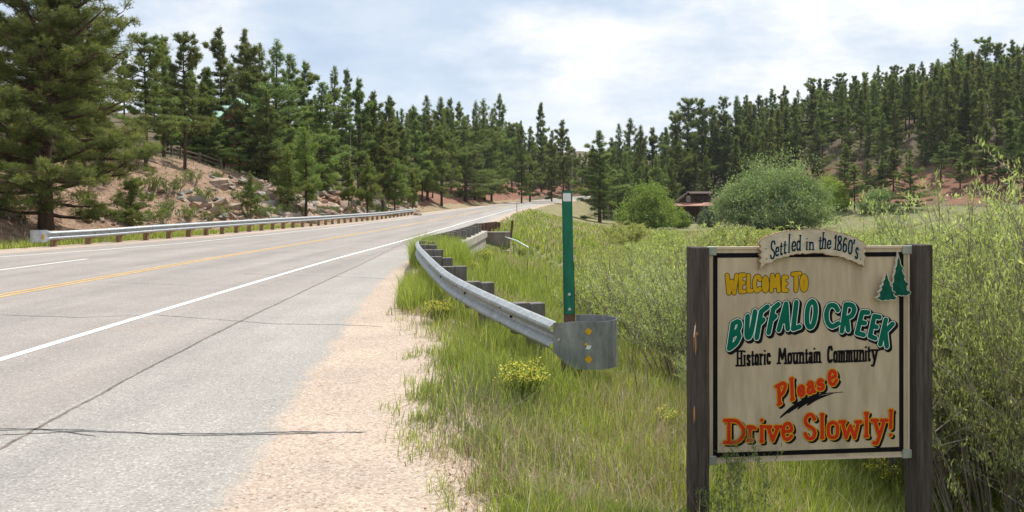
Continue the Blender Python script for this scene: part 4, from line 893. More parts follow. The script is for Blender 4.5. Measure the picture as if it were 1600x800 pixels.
# young pines on and below the bank
for a in ((207, 281, 357, 'bushy young pine on bare sand just behind the far guardrail'), (392, 270, 345, 'small young pine at the foot of the rocks, leftmost of the row behind the rail'),
          (414, 240, 282, 'thin young pine high on the rocky bank'), (450, 232, 336, 'dense young pine among the rocks below the broad pine'), (478, 205, 342, 'young pine with a leaning dark stem behind the rail'),
          (512, 258, 308, 'small young pine halfway up the rocky bank'), (545, 252, 330, 'young pine against the pale rocks, left of a taller pair'), (574, 245, 341, 'slim young pine close behind the rail, middle of the row'),
          (606, 240, 318, 'young pine on the upper bank near the end of the guardrail'), (617, 252, 337, 'round headed young pine behind the end of the guardrail'), (645, 268, 333, 'small bright young pine just past the end of the guardrail'),
          (676, 240, 308, 'young pine standing alone on the open slope past the rocks'), (660, 225, 318, 'taller young pine behind the small bright one'), (780, 268, 300, 'low pine sapling under the tall pines at the bend')):
    put_pine(a[0], a[1], None, a[2], 'B' if a[0] == 207 else 'Y', a[3], wsc=1.1)
gL, gC, gR = 'skyline pines on the left hill', 'skyline pines in the gap ahead', 'skyline pines on the right hill'
for px, yt, d in ((140, 70, 62), (256, 56, 78), (318, 105, 128), (345, 47, 124), (382, 48, 126), (408, 68, 122), (452, 86, 98), (475, 100, 104), (502, 130, 92), (524, 104, 106), (560, 126, 108), (585, 146, 110), (608, 150, 116), (628, 170, 118), (648, 165, 130), (668, 150, 140), (598, 185, 98), (690, 152, 145), (362, 100, 130)):
    put_pine(px, yt, d, None, 'T', 'tall pine against the sky on the left hill between the huge old pine and the far bend', gL)
for px, yt, d in ((705, 157, 170), (718, 160, 185), (742, 158, 190), (757, 155, 200), (768, 170, 205), (815, 195, 200), (828, 198, 220), (862, 205, 225), (905, 240, 300), (898, 235, 320), (915, 238, 310), (955, 215, 200), (968, 194, 215), (985, 185, 225), (1000, 196, 205), (1020, 202, 230), (1040, 200, 245), (888, 215, 270), (925, 228, 260)):
    put_pine(px, yt, d, None, 'T', 'pine against the sky in the gap ahead, between the bend and the brown cabin', gC)
for px, yt, d in ((1057, 180, 215), (1075, 158, 235), (1096, 157, 225), (1112, 166, 240), (1131, 152, 235), (1150, 150, 230), (1166, 150, 245), (1186, 148, 235), (1206, 140, 240), (1225, 135, 245), (1247, 140, 235), (1268, 124, 240), (1281, 122, 250), (1292, 124, 235), (1332, 140, 225), (1352, 113, 225), (1372, 103, 235), (1398, 103, 225), (1415, 125, 240), (1440, 96, 220), (1465, 92, 215), (1514, 88, 210), (1540, 63, 205), (1560, 68, 200), (1580, 64, 205), (1603, 66, 200), (1625, 60, 205), (1478, 110, 215), (1525, 92, 220), (1426, 100, 232)):
    put_pine(px, yt, d, None, random.choice('TTO'), 'tall pine against the sky on the right ridge', gR)
for px, yt, yb in ((1355, 248, 312), (1378, 244, 305), (1396, 232, 300), (1422, 232, 328), (1470, 222, 285), (1494, 200, 262), (1512, 226, 275), (1540, 190, 285), (1580, 175, 290), (1335, 258, 330), (1445, 215, 262), (1600, 190, 300), (1560, 240, 298), (1320, 225, 300), (1500, 252, 300)):
    put_pine(px, yt, None, yb, 'T', 'shorter bushy pine low on the red slope of the right hill', 'pines low on the right hill', wsc=1.25)
GH = 'pines in front of the green roofed house'
for g_, txt in ((gL, 'skyline pine from the left on the left hill'), (gC, 'pine from the left along the skyline gap ahead'), (gR, 'tall pine from the left along the skyline of the right ridge'), ('pines low on the right hill', 'shorter bushy pine from the left low on the red slope')):
    for i, (p_, ob_) in enumerate(sorted(GRP[g_], key=lambda q: q[0])): ob_['label'] = ordinal(i+1)+' '+txt
# fill the slopes
def fillpines(n, box, cond, hr, label, group, kinds, mind, zones=()):
    rr = random.Random(len(group)); cnt = 0; tries = 0
    while cnt < n and tries < 6000:
        tries += 1; x = rr.uniform(box[0], box[1]); y = rr.uniform(box[2], box[3]); px = 800+x/y*FPX
        if not (-60 < px < 1680) or not cond(x, y, px): continue
        if any((x-a)**2+(y-b)**2 < mind**2 for a, b in PP): continue
        z = tz(x, y); H = rr.uniform(*hr); yt = HOR-(z+H-CAMH)/y*FPX; lim = skyl(px)
        if yt < lim: H = CAMH+(HOR-lim-rr.uniform(2, 22))*y/FPX-z
        if H < 4: continue
        lb = label; gp = group
        for lim_, txt in zones:
            if px < lim_: lb = label+' '+txt; gp = group+' '+txt; break
        put_pine(px, HOR-(z+H-CAMH)/y*FPX, y, None, rr.choice(kinds), lb, gp); cnt += 1
def skyl(px): return float(np.interp(px, [-50, 150, 250, 430, 540, 620, 700, 780, 850, 900, 935, 1000, 1060, 1150, 1250, 1350, 1450, 1500, 1650], [-60, 60, 60, 65, 115, 165, 160, 160, 200, 240, 235, 200, 165, 155, 135, 115, 100, 75, 65]))
def lft(x, y, px):
    s_, u_ = su([x], [y]); t_ = -u_[0]-float(off_left(s_[0])); return u_[0] < 0 and t_ > np.interp(y, [40, 100, 130, 150], [23, 20, 14, 9]) and t_ < 75 and not (270 < px < 420 and y < 112)
fillpines(46, (-95, 20, 50, 240), lft, (8, 14), 'lower pine in the thick left stand', 'pines of the left stand', 'TTTO', 4.0, ((440, 'behind the rail fence and house'), (640, 'above the rocky bank'), (2000, 'above the far bend')))
for px, yt, d in ((286, 150, 93), (318, 128, 90), (350, 186, 92), (402, 178, 88), (418, 140, 84), (374, 186, 95), (302, 110, 92), (262, 140, 86), (334, 178, 88), (390, 192, 86), (326, 105, 98)):
    put_pine(px, yt, d, None, 'T', 'shorter pine hiding the lower walls of the green roofed house', 'pines in front of the green roofed house', wsc=1.15)
for i, (p_, ob_) in enumerate(sorted(GRP[GH], key=lambda q: q[0])): ob_['label'] = ordinal(i+1)+' pine from the left hiding the walls of the green roofed house'
fillpines(22, (10, 60, 175, 260), lambda x, y, px: 940 < px < 1060 and su([x], [y])[1][0] > 9, (11, 16), 'pine in the stand behind and left of the brown cabin', 'pines behind the cabin', 'TTT', 4.2)
fillpines(86, (40, 175, 150, 262), lambda x, y, px: (x-30)*.825+(y-215)*.567 > (8 if px < 1230 else 17) and px > 1050, (12, 18), 'pine inside the right hillside wood', 'pines of the right hillside wood', 'TTT', 4.4, ((1140, 'above the cabin'), (1300, 'above the round willow'), (1440, 'above the middle of the sign'), (2000, 'above the right post of the sign')))
# the woods beyond, too far and dense to tell trunks apart: one joined mass
lt = [pine(s_, 14, r_, cb_, 520, .8, 5, .22, .9, 0, gaps=.3) for s_, r_, cb_ in ((201, 2.9, .1), (202, 2.4, .15), (203, 3.3, .08))]
def arr(me): v = np.empty(len(me.vertices)*3, np.float32); me.vertices.foreach_get('co', v); t = np.empty(len(me.loops), np.int32); me.loops.foreach_get('vertex_index', t); r = np.empty(len(me.vertices), np.float32); me.attributes['rnd'].data.foreach_get('value', r); return v.reshape(-1, 3), t.reshape(-1, 3), r
la = [arr(v_[1]) for v_ in lt]; rr = random.Random(77); acc = Acc(); tb = MB(); k_ = 0
def farwood(n, cond, lo=0, hi=0):
    global k_
    c_ = 0; tr = 0
    while c_ < n and tr < 9000:
        tr += 1; y = rr.uniform(165, 420); px = rr.uniform(560, 1680); x = (px-800)/FPX*y
        if not cond(x, y, px): continue
        z = tz(x, y); lim = skyl(px)+rr.uniform(8, 30); H = min(rr.uniform(12, 17), CAMH+(HOR-lim)*y/FPX-z)
        if H < 6: continue
        V, T, r_ = la[k_ % 3]; s_ = H/14; a = rr.random()*6.28; c, s2 = math.cos(a), math.sin(a); k_ += 1; c_ += 1
        V = V*s_; V = np.stack([V[:, 0]*c-V[:, 1]*s2+x, V[:, 0]*s2+V[:, 1]*c+y, V[:, 2]+z], -1); acc.add(V, T, np.clip(r_+rr.uniform(-.15, .15), 0, 1)); tb.tube([(x, y, z-.3), (x, y, z+H*.9)], [.2*s_, .05], 5, cap=False)
farwood(60, lambda x, y, px: 845 < px < 985 and y > 240 and y < 330 and abs(su([x], [y])[1][0]) > 9)
farwood(150, lambda x, y, px: 560 < px < 1090 and y > 230 and abs(su([x], [y])[1][0]) > 10)
farwood(75, lambda x, y, px: px > 1050 and y > 262 and y < 330)
farwood(130, lambda x, y, px: px > 1060 and y < 262 and (x-30)*.825+(y-215)*.567 > (14 if px < 1230 else 26) and not any((x-a)**2+(y-b)**2 < 6 for a, b in PP))
fw = acc.mesh('distant_pine_wood', M['needle']); fo = link(bpy.data.objects.new('distant_pine_wood', fw)); tag(fo, 'distant pine wood closing the valley and backing the ridges', 'wood', None, 'stuff')
fo2 = tb.build('distant_trunks', M['bark'], fo); fo2['kind'] = 'stuff'
# bare trunk at the end of the road
mb = MB(); mb.tube([(0, 0, -.3), (.1, 0, 5), (.2, 0, 10), (.1, 0, 13.5)], [.16, .12, .07, .02], 7)
rb = random.Random(5)
for i in range(34):
    z = 3+i*.3; a = rb.random()*6.28; l = rb.uniform(.5, 1.6)*(1-z/16); mb.tube([(.15, 0, z), (.15+math.cos(a)*l, math.sin(a)*l, z+l*.3)], [.035, .008], 4)
for i_, (px_, d_) in enumerate(((1262, 205), (1395, 190), (1455, 200), (690, 160), (545, 96))):
    o = bpy.data.objects.new('dead_tree', mb.mesh('dead_tree', M['deadwood'])) if i_ == 0 else dd_.copy(); link(o); dd_ = o; x, y = at(px_, d_); o.location = (x, y, tz(x, y)); o.rotation_euler = (0, .04*i_-.08, i_*1.3); s_ = (.85, .7, .95, .8, .6)[i_]; o.scale = (s_, s_, s_)
    tag(o, 'bare grey dead pine '+('among the trees above the round willow', 'standing low on the red slope of the right hill', 'on the right slope above the right half of the sign', 'among the pines left of the far bend', 'on the crest above the rocky left bank')[i_], 'tree')
o = mb.build('dead_tree', M['deadwood']); x, y = at(893, 185); o.location = (x, y, tz(x, y)); tag(o, 'bare grey dead pine with short stubs at the end of the road', 'tree')

# broadleaf crowns: lobes of small leaves over a branching frame
def leafy(seed, lobes, nleaf, leaf, mat, H, spiky=0.3, stems=7, stem_r=.12, fill=.35, leafw=.55):
    rng = np.random.default_rng(seed); mb = MB(); acc = Acc(); lb = np.array(lobes, float); wts = (lb[:, 3]*lb[:, 4])**1.0; wts /= wts.sum(); li = rng.choice(len(lb), nleaf, p=wts)
    # clump directions: leaves gather in clumps on each lobe
    ncl = 46; cd = rng.normal(size=(len(lb), ncl, 3)); cd[:, :, 2] = np.abs(cd[:, :, 2])*.9-.35; cd /= np.linalg.norm(cd, axis=2)[:, :, None]; cr_ = rng.uniform(.5, 1.42, (len(lb), ncl)); ck = rng.integers(0, ncl, nleaf)
    d = cd[li, ck]+rng.normal(size=(nleaf, 3))*.145; r = cr_[li, ck]*(1-fill*rng.random(nleaf)**1.6)
    rad = np.stack([lb[li, 3], lb[li, 3], lb[li, 4]], -1); pos = lb[li, :3]+d*r[:, None]*rad
    pos[:, 2] += rng.normal(size=nleaf)*spiky*.15; sh_ = rng.random(nleaf) < .12; pos[sh_, 2] += rng.random(sh_.sum())*H*.07; pos[:, 2] = np.where(pos[:, 2] < .1, .1+rng.random(nleaf)*.8, pos[:, 2])
    crnd = rng.random((len(lb), ncl)); rv = np.clip(.22+.4*crnd[li, ck]+rng.normal(size=nleaf)*.16, 0, 1)
    tv = np.array([(0, 0, 0), (leafw*.5, 0, .5), (0, .12, 1), (-leafw*.5, 0, .5)]); tt_ = np.array([(0, 1, 2), (0, 2, 3)])
    V, T = scatter(tv, tt_, rotmats(nleaf, rng, tilt=np.abs(rng.normal(size=nleaf))*1.0), pos, leaf*rng.uniform(.6, 1.3, nleaf)); acc.add(V, T, np.repeat(rv, 4))
    for i in range(stems):
        l_ = lobes[i % len(lobes)]; a = rng.random()*6.28; e = np.array(l_[:3])+rng.normal(size=3)*.25*l_[3]; b0 = np.array([math.cos(a)*stem_r*2, math.sin(a)*stem_r*2, -.3])
        mid = b0*.5+e*.5+rng.normal(size=3)*.2; mid[2] = max(.3, mid[2]*.8); mb.tube([b0, mid, e], [stem_r, stem_r*.6, stem_r*.2], 5)
        for j in range(5): f = e+rng.normal(size=3)*l_[3]*.6; mb.tube([mid*.5+e*.5, f], [stem_r*.3, .01], 4)
    return mb.mesh('trunk', M['twig'], True), acc.mesh('crown', M[mat])
def lobes_dome(rng, R0, H0, n, rl):
    out = [(0, 0, H0*.5, R0*.62, H0*.42)]+[(math.cos(a)*R0*.66, math.sin(a)*R0*.66, H0*.16, R0*.33, H0*.2) for a in np.arange(9)*.7]+[(math.cos(a)*R0*.45, math.sin(a)*R0*.45, H0*.08, R0*.36, H0*.17) for a in np.arange(6)*1.05]
    for i in range(n):
        a = rng.random()*6.28; q = rng.random()**.5; r = R0*(1-rl)*q*rng.uniform(.85, 1.12); z = H0*(.22+.55*(1-q**2)*rng.uniform(.5, 1.2)); out.append((math.cos(a)*r, math.sin(a)*r, z, R0*rl*rng.uniform(.8, 1.15), R0*rl*rng.uniform(.75, 1.1)))
    return out
rg = np.random.default_rng(3)
def bush(px, yt, yb, wpx, mat, label, name='leafy_tree', d=None, nleaf=30000, leaf=.3, cat='tree', lob=26, rl=.34, seed=1):
    if d is None: x, y, z = hit(px, yb)
    else: x, y = at(px, d); z = tz(x, y)
    H0 = (CAMH+(HOR-yt)*y/FPX)-z; R0 = wpx/2*y/FPX
    ms = leafy(seed, lobes_dome(np.random.default_rng(seed), R0, H0, lob, rl), nleaf, leaf, mat, H0, stems=10, stem_r=.02*H0)
    return plant(name, ms, (x, y, z), 0, (1, 1, 1), label, cat)
bush(1212, 243, 0, 185, 'round_leaf', 'very large round grey green willow tree right of the brown cabin', d=140, nleaf=70000, leaf=.34, lob=44, rl=.26, seed=4)
bush(1014, 290, 0, 100, 'bright_leaf', 'rounded bright green tree left of the brown cabin', d=138, nleaf=30000, leaf=.30, lob=16, rl=.36, seed=5)
bush(1302, 270, 0, 56, 'lime_leaf', 'yellow green bush half hidden behind the very large round willow', d=158, nleaf=9000, leaf=.32, lob=8, rl=.45, seed=6, cat='bush', name='leafy_bush')
bush(1108, 318, 0, 38, 'silver_leaf', 'small silvery shrub in front of the right corner of the cabin', d=150, nleaf=8000, leaf=.22, lob=8, rl=.42, seed=7, cat='bush', name='leafy_bush')
bush(1372, 293, 0, 60, 'round_leaf', 'low pale green bush at the foot of the red slope', d=150, nleaf=9000, leaf=.3, lob=8, rl=.45, seed=8, cat='bush', name='leafy_bush')
bush(1063, 322, 0, 30, 'bright_leaf', 'low bright bush at the left corner of the cabin', d=146, nleaf=5000, leaf=.25, lob=6, rl=.45, seed=9, cat='bush', name='leafy_bush')

# willow shrubs
def willow(seed, H, Rr, nst, nleaf, leaf, lw, mat='willow_leaf', sr=.010, bare=.30, twigs=3):
    rng = np.random.default_rng(seed); mb = MB(); acc = Acc(); P_, D_ = [], []; LP = []
    for i in range(nst):
        a = rng.random()*6.28; q = rng.random()**.5; b0 = np.array([math.cos(a)*Rr*.35*q, math.sin(a)*Rr*.35*q, -.15]); hh = H*rng.uniform(.6, 1.0)*(1-.25*q); tip = np.array([math.cos(a)*Rr*q, math.sin(a)*Rr*q, hh])+np.append(rng.normal(size=2)*.12*Rr, 0)
        mid = b0*.55+tip*.45+np.append(rng.normal(size=2)*.08*H, H*.08); pts = [b0]
        for t in (.33, .66, 1.): pts.append((1-t)**2*b0+2*t*(1-t)*mid+t*t*tip+rng.normal(size=3)*.015*H)
        mb.tube(pts, [sr*1.3, sr, sr*.65, sr*.25], 4, cap=False); A_ = np.array(pts); segs = [A_]
        for j in range(twigs):
            t = rng.uniform(.35, .9); q0 = np.array([np.interp(t, [0, .33, .66, 1], A_[:, k]) for k in range(3)]); v_ = rng.normal(size=3)*np.array([.16, .16, .06])*H*.8+np.array([0, 0, .12*H]); mb.tube([q0, q0+v_*.5, q0+v_], [sr*.5, sr*.35, sr*.15], 3, cap=False); segs.append(np.array([q0, q0+v_*.33, q0+v_*.66, q0+v_]))
        LP.append(segs)
    per = max(1, nleaf//(nst*(twigs+1)))
    for segs in LP:
        for j, A_ in enumerate(segs):
            t = bare+(1-bare)*rng.random(per)**.8 if j == 0 else .15+.85*rng.random(per); p = np.stack([np.interp(t, [0, .33, .66, 1], A_[:, k]) for k in range(3)], -1); P_.append(p+rng.normal(size=p.shape)*leaf*.45); D_.append(np.full(per, rng.random()))
    pos = np.concatenate(P_); dv = np.concatenate(D_); n = len(pos); tv = np.array([(0, 0, 0), (lw*.5, 0, .5), (0, .08, 1), (-lw*.5, 0, .5)]); tt_ = np.array([(0, 1, 2), (0, 2, 3)])
    V, T = scatter(tv, tt_, rotmats(n, rng, tilt=np.abs(rng.normal(size=n))*.8), pos, leaf*rng.uniform(.6, 1.3, n)); acc.add(V, T, np.repeat(np.clip(.2+.45*dv+rng.normal(size=n)*.17, 0, 1), 4))
    return mb.mesh('stems', M['twig']), acc.mesh('foliage', M[mat])
WN = [willow(s, 2.3, 1.15, 100, 34000, .036, .26, sr=.0065, twigs=6) for s in (41, 42, 43)]        # near
WM = [willow(s, 2.0, 1.3, 60, 7500, .06, .28, 'willow_far', .011, .3, 4) for s in (51, 52, 53)]   # middle
WF = [willow(s, 1.9, 1.5, 40, 6000, .11, .35, 'willow_far', .018, .25, 2) for s in (61, 62, 63)]
def shrub(lib, i, x, y, H, label, group, w=1.0, H0=2.2, mat=None):
    s = H/H0; return plant('willow_shrub', lib[i % len(lib)], (x, y, tz(x, y)), random.random()*6.28, (s*w, s*w, s), label, 'shrub', group, ('stems', 'foliage'))
gW = 'willow thicket filling the creek bottom'; cnt = 0
# right of the sign: tall willows near the camera
for i, (x, y, H, w_, lb) in enumerate(((4.15, 6.9, 3.35, .75, 'tall leggy willow right behind the right sign post'), (5.0, 7.4, 3.75, .9, 'tallest near willow at the right edge of the view'), (3.75, 8.2, 2.75, .9, 'willow shrub behind the right half of the sign'), (5.9, 8.6, 3.9, 1., 'willow behind the tallest near one at the right edge'),
                                     (4.3, 5.9, 2.3, .6, 'low willow with bare grey stems just right of the sign'), (4.9, 9.6, 3.4, 1., 'willow in the second row right of the sign'), (3.2, 9.8, 2.2, .85, 'lower willow seen above the sign under the banner right end'), (6.9, 10.4, 4.1, 1.05, 'willow cut by the right edge in the second row'))):
    shrub(WN, i, x, y, H, lb, None, w_)
wr = random.Random(9); WP = []
tries = 0
while cnt < 150 and tries < 9000:
    tries += 1; y = wr.uniform(10, 88)**1.0 if wr.random() < .6 else wr.uniform(9, 35); px = wr.uniform(890, 1640); x = (px-800)/FPX*y
    edge_px = np.interp(y, [9, 12, 16, 22, 30, 45, 60, 88], [1100, 1010, 965, 940, 925, 930, 950, 975])
    if px < edge_px+wr.uniform(-8, 30): continue
    mind = np.interp(y, [8, 20, 50, 90], [1.0, 1.5, 2.6, 3.5])
    if any((x-a)**2+(y-b)**2 < mind**2 for a, b in WP): continue
    WP.append((x, y)); z = tz(x, y); topy = np.interp(px, [900, 1000, 1100, 1200, 1300, 1400, 1500, 1600], [352, 352, 352, 360, 348, 325, 300, 290])+wr.uniform(-22, 34)
    Hmax = CAMH-(topy-HOR)/FPX*y-z; H = min(wr.uniform(1.0, 2.8), max(Hmax, .5))
    if H < .55: continue
    lib = WN if y < 13 else (WM if y < 38 else WF)
    zn = 'between the marker post and the sign' if px < 1075 else ('seen above and behind the sign' if px < 1460 else 'right of the sign')
    rw = 'near' if y < 20 else ('middle' if y < 42 else 'far')
    shrub(lib, cnt, x, y, H, 'willow shrub in the %s rows, %s' % (rw, zn), 'willows in the %s rows %s' % (rw, zn), wr.uniform(.8, 1.15)*(1.25 if y > 38 else 1), 2.2 if y < 13 else 2.0); cnt += 1
# ------------------------------------------------------------------ rocks
def rockmesh(seed, mat, fl=.6):
    r = random.Random(seed); bm = bmesh.new(); bmesh.ops.create_icosphere(bm, subdivisions=1, radius=.5)
    for v in bm.verts: v.co = Vector((v.co.x*r.uniform(.7, 1.3), v.co.y*r.uniform(.7, 1.2), v.co.z*fl*r.uniform(.7, 1.3)))
    me = bpy.data.meshes.new('rock'); bm.to_mesh(me); bm.free(); me.materials.append(mat); return me
RK = [rockmesh(i, M[m_], f) for i, (m_, f) in enumerate((('rock', .6), ('rock_red', .5), ('rock_grey', .55), ('rock', .45), ('rock_grey', .5), ('rock_red', .6), ('rock', .35)))]
def outcrop(label, boxes, n, seed, sz=(.3, 1.0), grey=.5):
    e = empty('rock_outcrop'); tag(e, label, 'rocks'); r = random.Random(seed)
    for i in range(n):
        b = r.choice(boxes); px, py = r.uniform(b[0], b[2]), r.uniform(b[1], b[3]); h = hit(px, py)
        if h is None or h[1] > 150: continue
        s = r.uniform(*sz)*(r.random()**1.5*.9+.35)*1.45
        o = bpy.data.objects.new('rock', RK[r.randrange(7)]); link(o, e); o.location = (h[0], h[1], h[2]-s*.06); o.rotation_euler = (r.uniform(-.5, .5), r.uniform(-.7, .3), r.random()*6.28); o.scale = (s*1.25, s, s*r.uniform(.7, 1.3))
outcrop('grey and tan rock slabs breaking out of the sandy bank below the bare trunked pine', [(285, 300, 400, 352), (330, 275, 420, 300), (400, 290, 440, 345)], 150, 1, (.3, 1.25))
outcrop('pale broken rocks covering the steep bank behind the middle of the far guardrail', [(400, 285, 520, 350), (440, 300, 540, 345)], 290, 2, (.3, 1.1))
outcrop('broken tan rocks on the steep bank near the end of the far guardrail', [(520, 270, 640, 343), (560, 300, 660, 338)], 290, 12, (.4, 1.3))
outcrop('reddish rocks on the sandy slope below the rail fence', [(230, 285, 330, 345)], 60, 4, (.15, .55))
outcrop('scattered small stones on the sandy slope left of the bushy young pine', [(120, 320, 300, 355)], 40, 3, (.15, .45))
SB = [willow(s_, .7, .55, 22, 900, .07, .4, 'needle_young', .008, .1, 2) for s_ in (95, 96)]
for i, (px, py) in enumerate(((258, 336), (318, 318), (352, 340), (438, 300), (460, 338), (506, 335), (530, 300), (563, 320), (590, 335), (632, 322), (128, 345), (160, 338), (235, 300), (300, 290), (655, 318), (700, 312), (480, 296), (372, 318), (290, 347), (325, 346), (345, 345), (385, 343), (410, 342), (428, 340), (445, 338), (475, 338), (495, 337), (520, 336), (550, 335), (575, 334), (600, 332), (618, 331), (270, 310), (340, 280), (405, 300), (250, 350))):
    h_ = hit(px, py)
    if h_: k_s = random.uniform(.7, 1.9); plant('low_shrub', SB[i % 2], h_, i, (k_s, k_s, k_s), 'low scrub plant scattered between the rocks of the left bank', 'shrub', 'low scrub on the left bank', ('stems', 'foliage'))
# loose rock by the bridge
for i, (px, d) in enumerate(((790, 39.5), (797, 39.2), (804, 39), (786, 38.9), (793, 38.6))):
    x, y = at(px, d); o = bpy.data.objects.new('boulder', RK[i]); link(o); o.location = (x, y, tz(x, y)+.05); o.scale = (.5, .4, .4); tag(o, 'small pale boulder dumped beside the bridge wing wall', 'rock', 'boulders beside the bridge')
o = MB().tube([(0, 0, .25), (.5, -.8, .12), (1.05, -1.7, -.15)], .028, 8).build('metal_pipe', M['s_white']); x, y = at(790, 40); o.location = (x, y, tz(x, y)+.25); tag(o, 'pale pipe lying on the grass slope right of the bridge wing wall', 'pipe')
# ------------------------------------------------------------------ fence on the crest
fn = empty('rail_fence'); tag(fn, 'split rail wooden fence climbing behind the pines at the top of the sandy bank', 'fence')
fp = []
for px, d in ((118, 66), (142, 69), (183, 73), (226, 77), (268, 81), (282, 82), (312, 84), (345, 85)):
    x, y = at(px, d); z = tz(x, y); fp.append(Vector((x, y, z))); MB().box((x, y, z+.42), (.20, .2, 1.35), .2).build('post', M['fence_wood'], fn)
for a, b in zip(fp[:-1], fp[1:]):
    for h in (.45, .85): MB().tube([a+Vector((0, 0, h+.05)), b+Vector((0, 0, h-.03))], [.07, .06], 6).build('rail', M['fence_wood'], fn)
# ------------------------------------------------------------------ buildings
def window(parent, x, z, w_, h_, y, frame='cream', ry=0):
    f = MB(); t = .09
    f.box((x, y, z+h_/2), (w_+t, .1, t)).box((x, y, z-h_/2), (w_+t, .1, t)).box((x-w_/2, y, z), (t, .1, h_-t)).box((x+w_/2, y, z), (t, .1, h_-t)).box((x, y, z), (.05, .08, h_-t))
    f = f.build('window', M[frame], parent); MB().box((x, y+.02, z), (w_, .04, h_)).build('pane', M['glass'], f); return f
# brown cabin
x, y = at(1082, 170); cz = tz(x, y)-.1; cb_ = empty('log_cabin', (x, y, cz), R(-8)); tag(cb_, 'dark brown cabin with gabled upper floor and reddish porch roof across the meadow', 'cabin')
W2, DP = 3.0, 8.0
for i in range(13):                                # horizontal boards of the front, each a part
    MB().box((0, -.02, .17+i*.31), (W2*2-.1, .12, .29)).build('wall_board', M['cabin'], cb_)
MB().box((0, DP/2+.1, 2.05), (W2*2-.02, DP, 4.1)).build('wall', M['cabin'], cb_)
MB().prism([(-3.3, 4.0), (1.7, 4.0), (-.8, 6.0)], .0, .25).build('gable', M['cabin'], cb_)
for sx in (-1, 1):
    MB().add([(-.8, -.4, 6.2), (-.8+sx*3.0, -.4, 3.95), (-.8+sx*3.0, DP, 3.95), (-.8, DP, 6.2), (-.8, -.4, 6.07), (-.8+sx*3.0, -.4, 3.82), (-.8+sx*3.0, DP, 3.82), (-.8, DP, 6.07)], [(0, 1, 2, 3), (7, 6, 5, 4), (0, 4, 5, 1), (1, 5, 6, 2), (2, 6, 7, 3)]).build('roof', M['cabin_roof'], cb_)
MB().box((1.7, 3.6, 5.0), (4.2, 3.2, 2.1)).build('dormer', M['cabin'], cb_); MB().box((1.7, 3.5, 6.12), (4.9, 4.2, .16), 0, rx=R(6)).build('dormer_roof', M['cabin_roof'], cb_)
window(cb_, -.8, 4.9, .6, 1.0, -.05)
MB().add([(-3.7, -2.0, 3.55), (3.9, -2.0, 3.55), (3.6, .05, 4.15), (-3.4, .05, 4.15), (-3.7, -2.0, 3.42), (3.9, -2.0, 3.42), (3.6, .05, 4.02), (-3.4, .05, 4.02)], [(0, 1, 2, 3), (7, 6, 5, 4), (0, 4, 5, 1), (1, 5, 6, 2), (0, 3, 7, 4)]).build('porch_roof', M['porch_roof'], cb_)
MB().add([(3.9, -.6, 3.5), (6.2, -.2, 3.0), (6.2, 4, 3.0), (3.2, 4, 4.0), (3.9, -.6, 3.4), (6.2, -.2, 2.9), (6.2, 4, 2.9), (3.2, 4, 3.9)], [(0, 1, 2, 3), (7, 6, 5, 4), (0, 4, 5, 1), (1, 5, 6, 2)]).build('side_roof', M['porch_roof'], cb_)
MB().box((4.6, 2, 1.5), (3, 3.6, 3.0)).build('side_wall', M['cabin'], cb_)
for px_ in (-3.3, -1.1, 1.2, 3.5): MB().box((px_, -1.8, 1.7), (.18, .18, 3.5)).build('porch_post', M['cabin'], cb_)
MB().box((.9, -.13, 1.1), (1.0, .08, 2.1)).build('door', M['cabin_roof'], cb_); window(cb_, -1.4, 1.8, 1.1, 1.0, -.12)
# green roofed house behind the pines
x, y = at(338, 106); hz_ = tz(x, y); gh_ = empty('house', (x, y, hz_-.3), R(-6)); tag(gh_, 'pale green metal roofed house glimpsed between the pines of the left hill', 'house')
wallh = CAMH+(HOR-190)*y/FPX-hz_+.3; rh = 2.6
MB().box((0, 3.5, wallh/2), (9.4, 7, wallh)).build('wall', M['redwall'], gh_)
MB().prism([(1.0, wallh), (5.4, wallh), (3.2, wallh+rh)], -.8, 2.0).build('gable', M['redwall'], gh_)
for i in range(9):
    MB().add([(-5.3+i*1.18, -.9, wallh-.05), (-5.3+(i+1)*1.18-.05, -.9, wallh-.05), (-5.3+(i+1)*1.18-.05, 3.5, wallh+rh-.3), (-5.3+i*1.18, 3.5, wallh+rh-.3), (-5.3+i*1.18, -.9, wallh+.03), (-5.3+(i+1)*1.18-.05, -.9, wallh+.03), (-5.3+(i+1)*1.18-.05, 3.5, wallh+rh-.22), (-5.3+i*1.18, 3.5, wallh+rh-.22)], [(0, 3, 2, 1), (4, 5, 6, 7), (0, 1, 5, 4), (1, 2, 6, 5), (3, 0, 4, 7)]).build('roof_panel', M['green_roof'], gh_)
for sx in (-1, 1):
    MB().add([(3.2, -1.3, wallh+rh+.15), (3.2+sx*2.7, -1.3, wallh-.15), (3.2+sx*2.7, 3, wallh-.15), (3.2, 3, wallh+rh+.15), (3.2, -1.3, wallh+rh), (3.2+sx*2.7, -1.3, wallh-.3), (3.2+sx*2.7, 3, wallh-.3), (3.2, 3, wallh+rh)], [(0, 1, 2, 3), (7, 6, 5, 4), (0, 4, 5, 1)]).build('gable_roof', M['green_roof'], gh_)
MB().box((0, -.95, wallh-.12), (10.8, .1, .2)).build('fascia', M['green_trim'], gh_)
for wx in (-3.4, -1.2, 1.0, 3.2): window(gh_, wx, wallh-1.5, 1.1, 1.2, -.06)
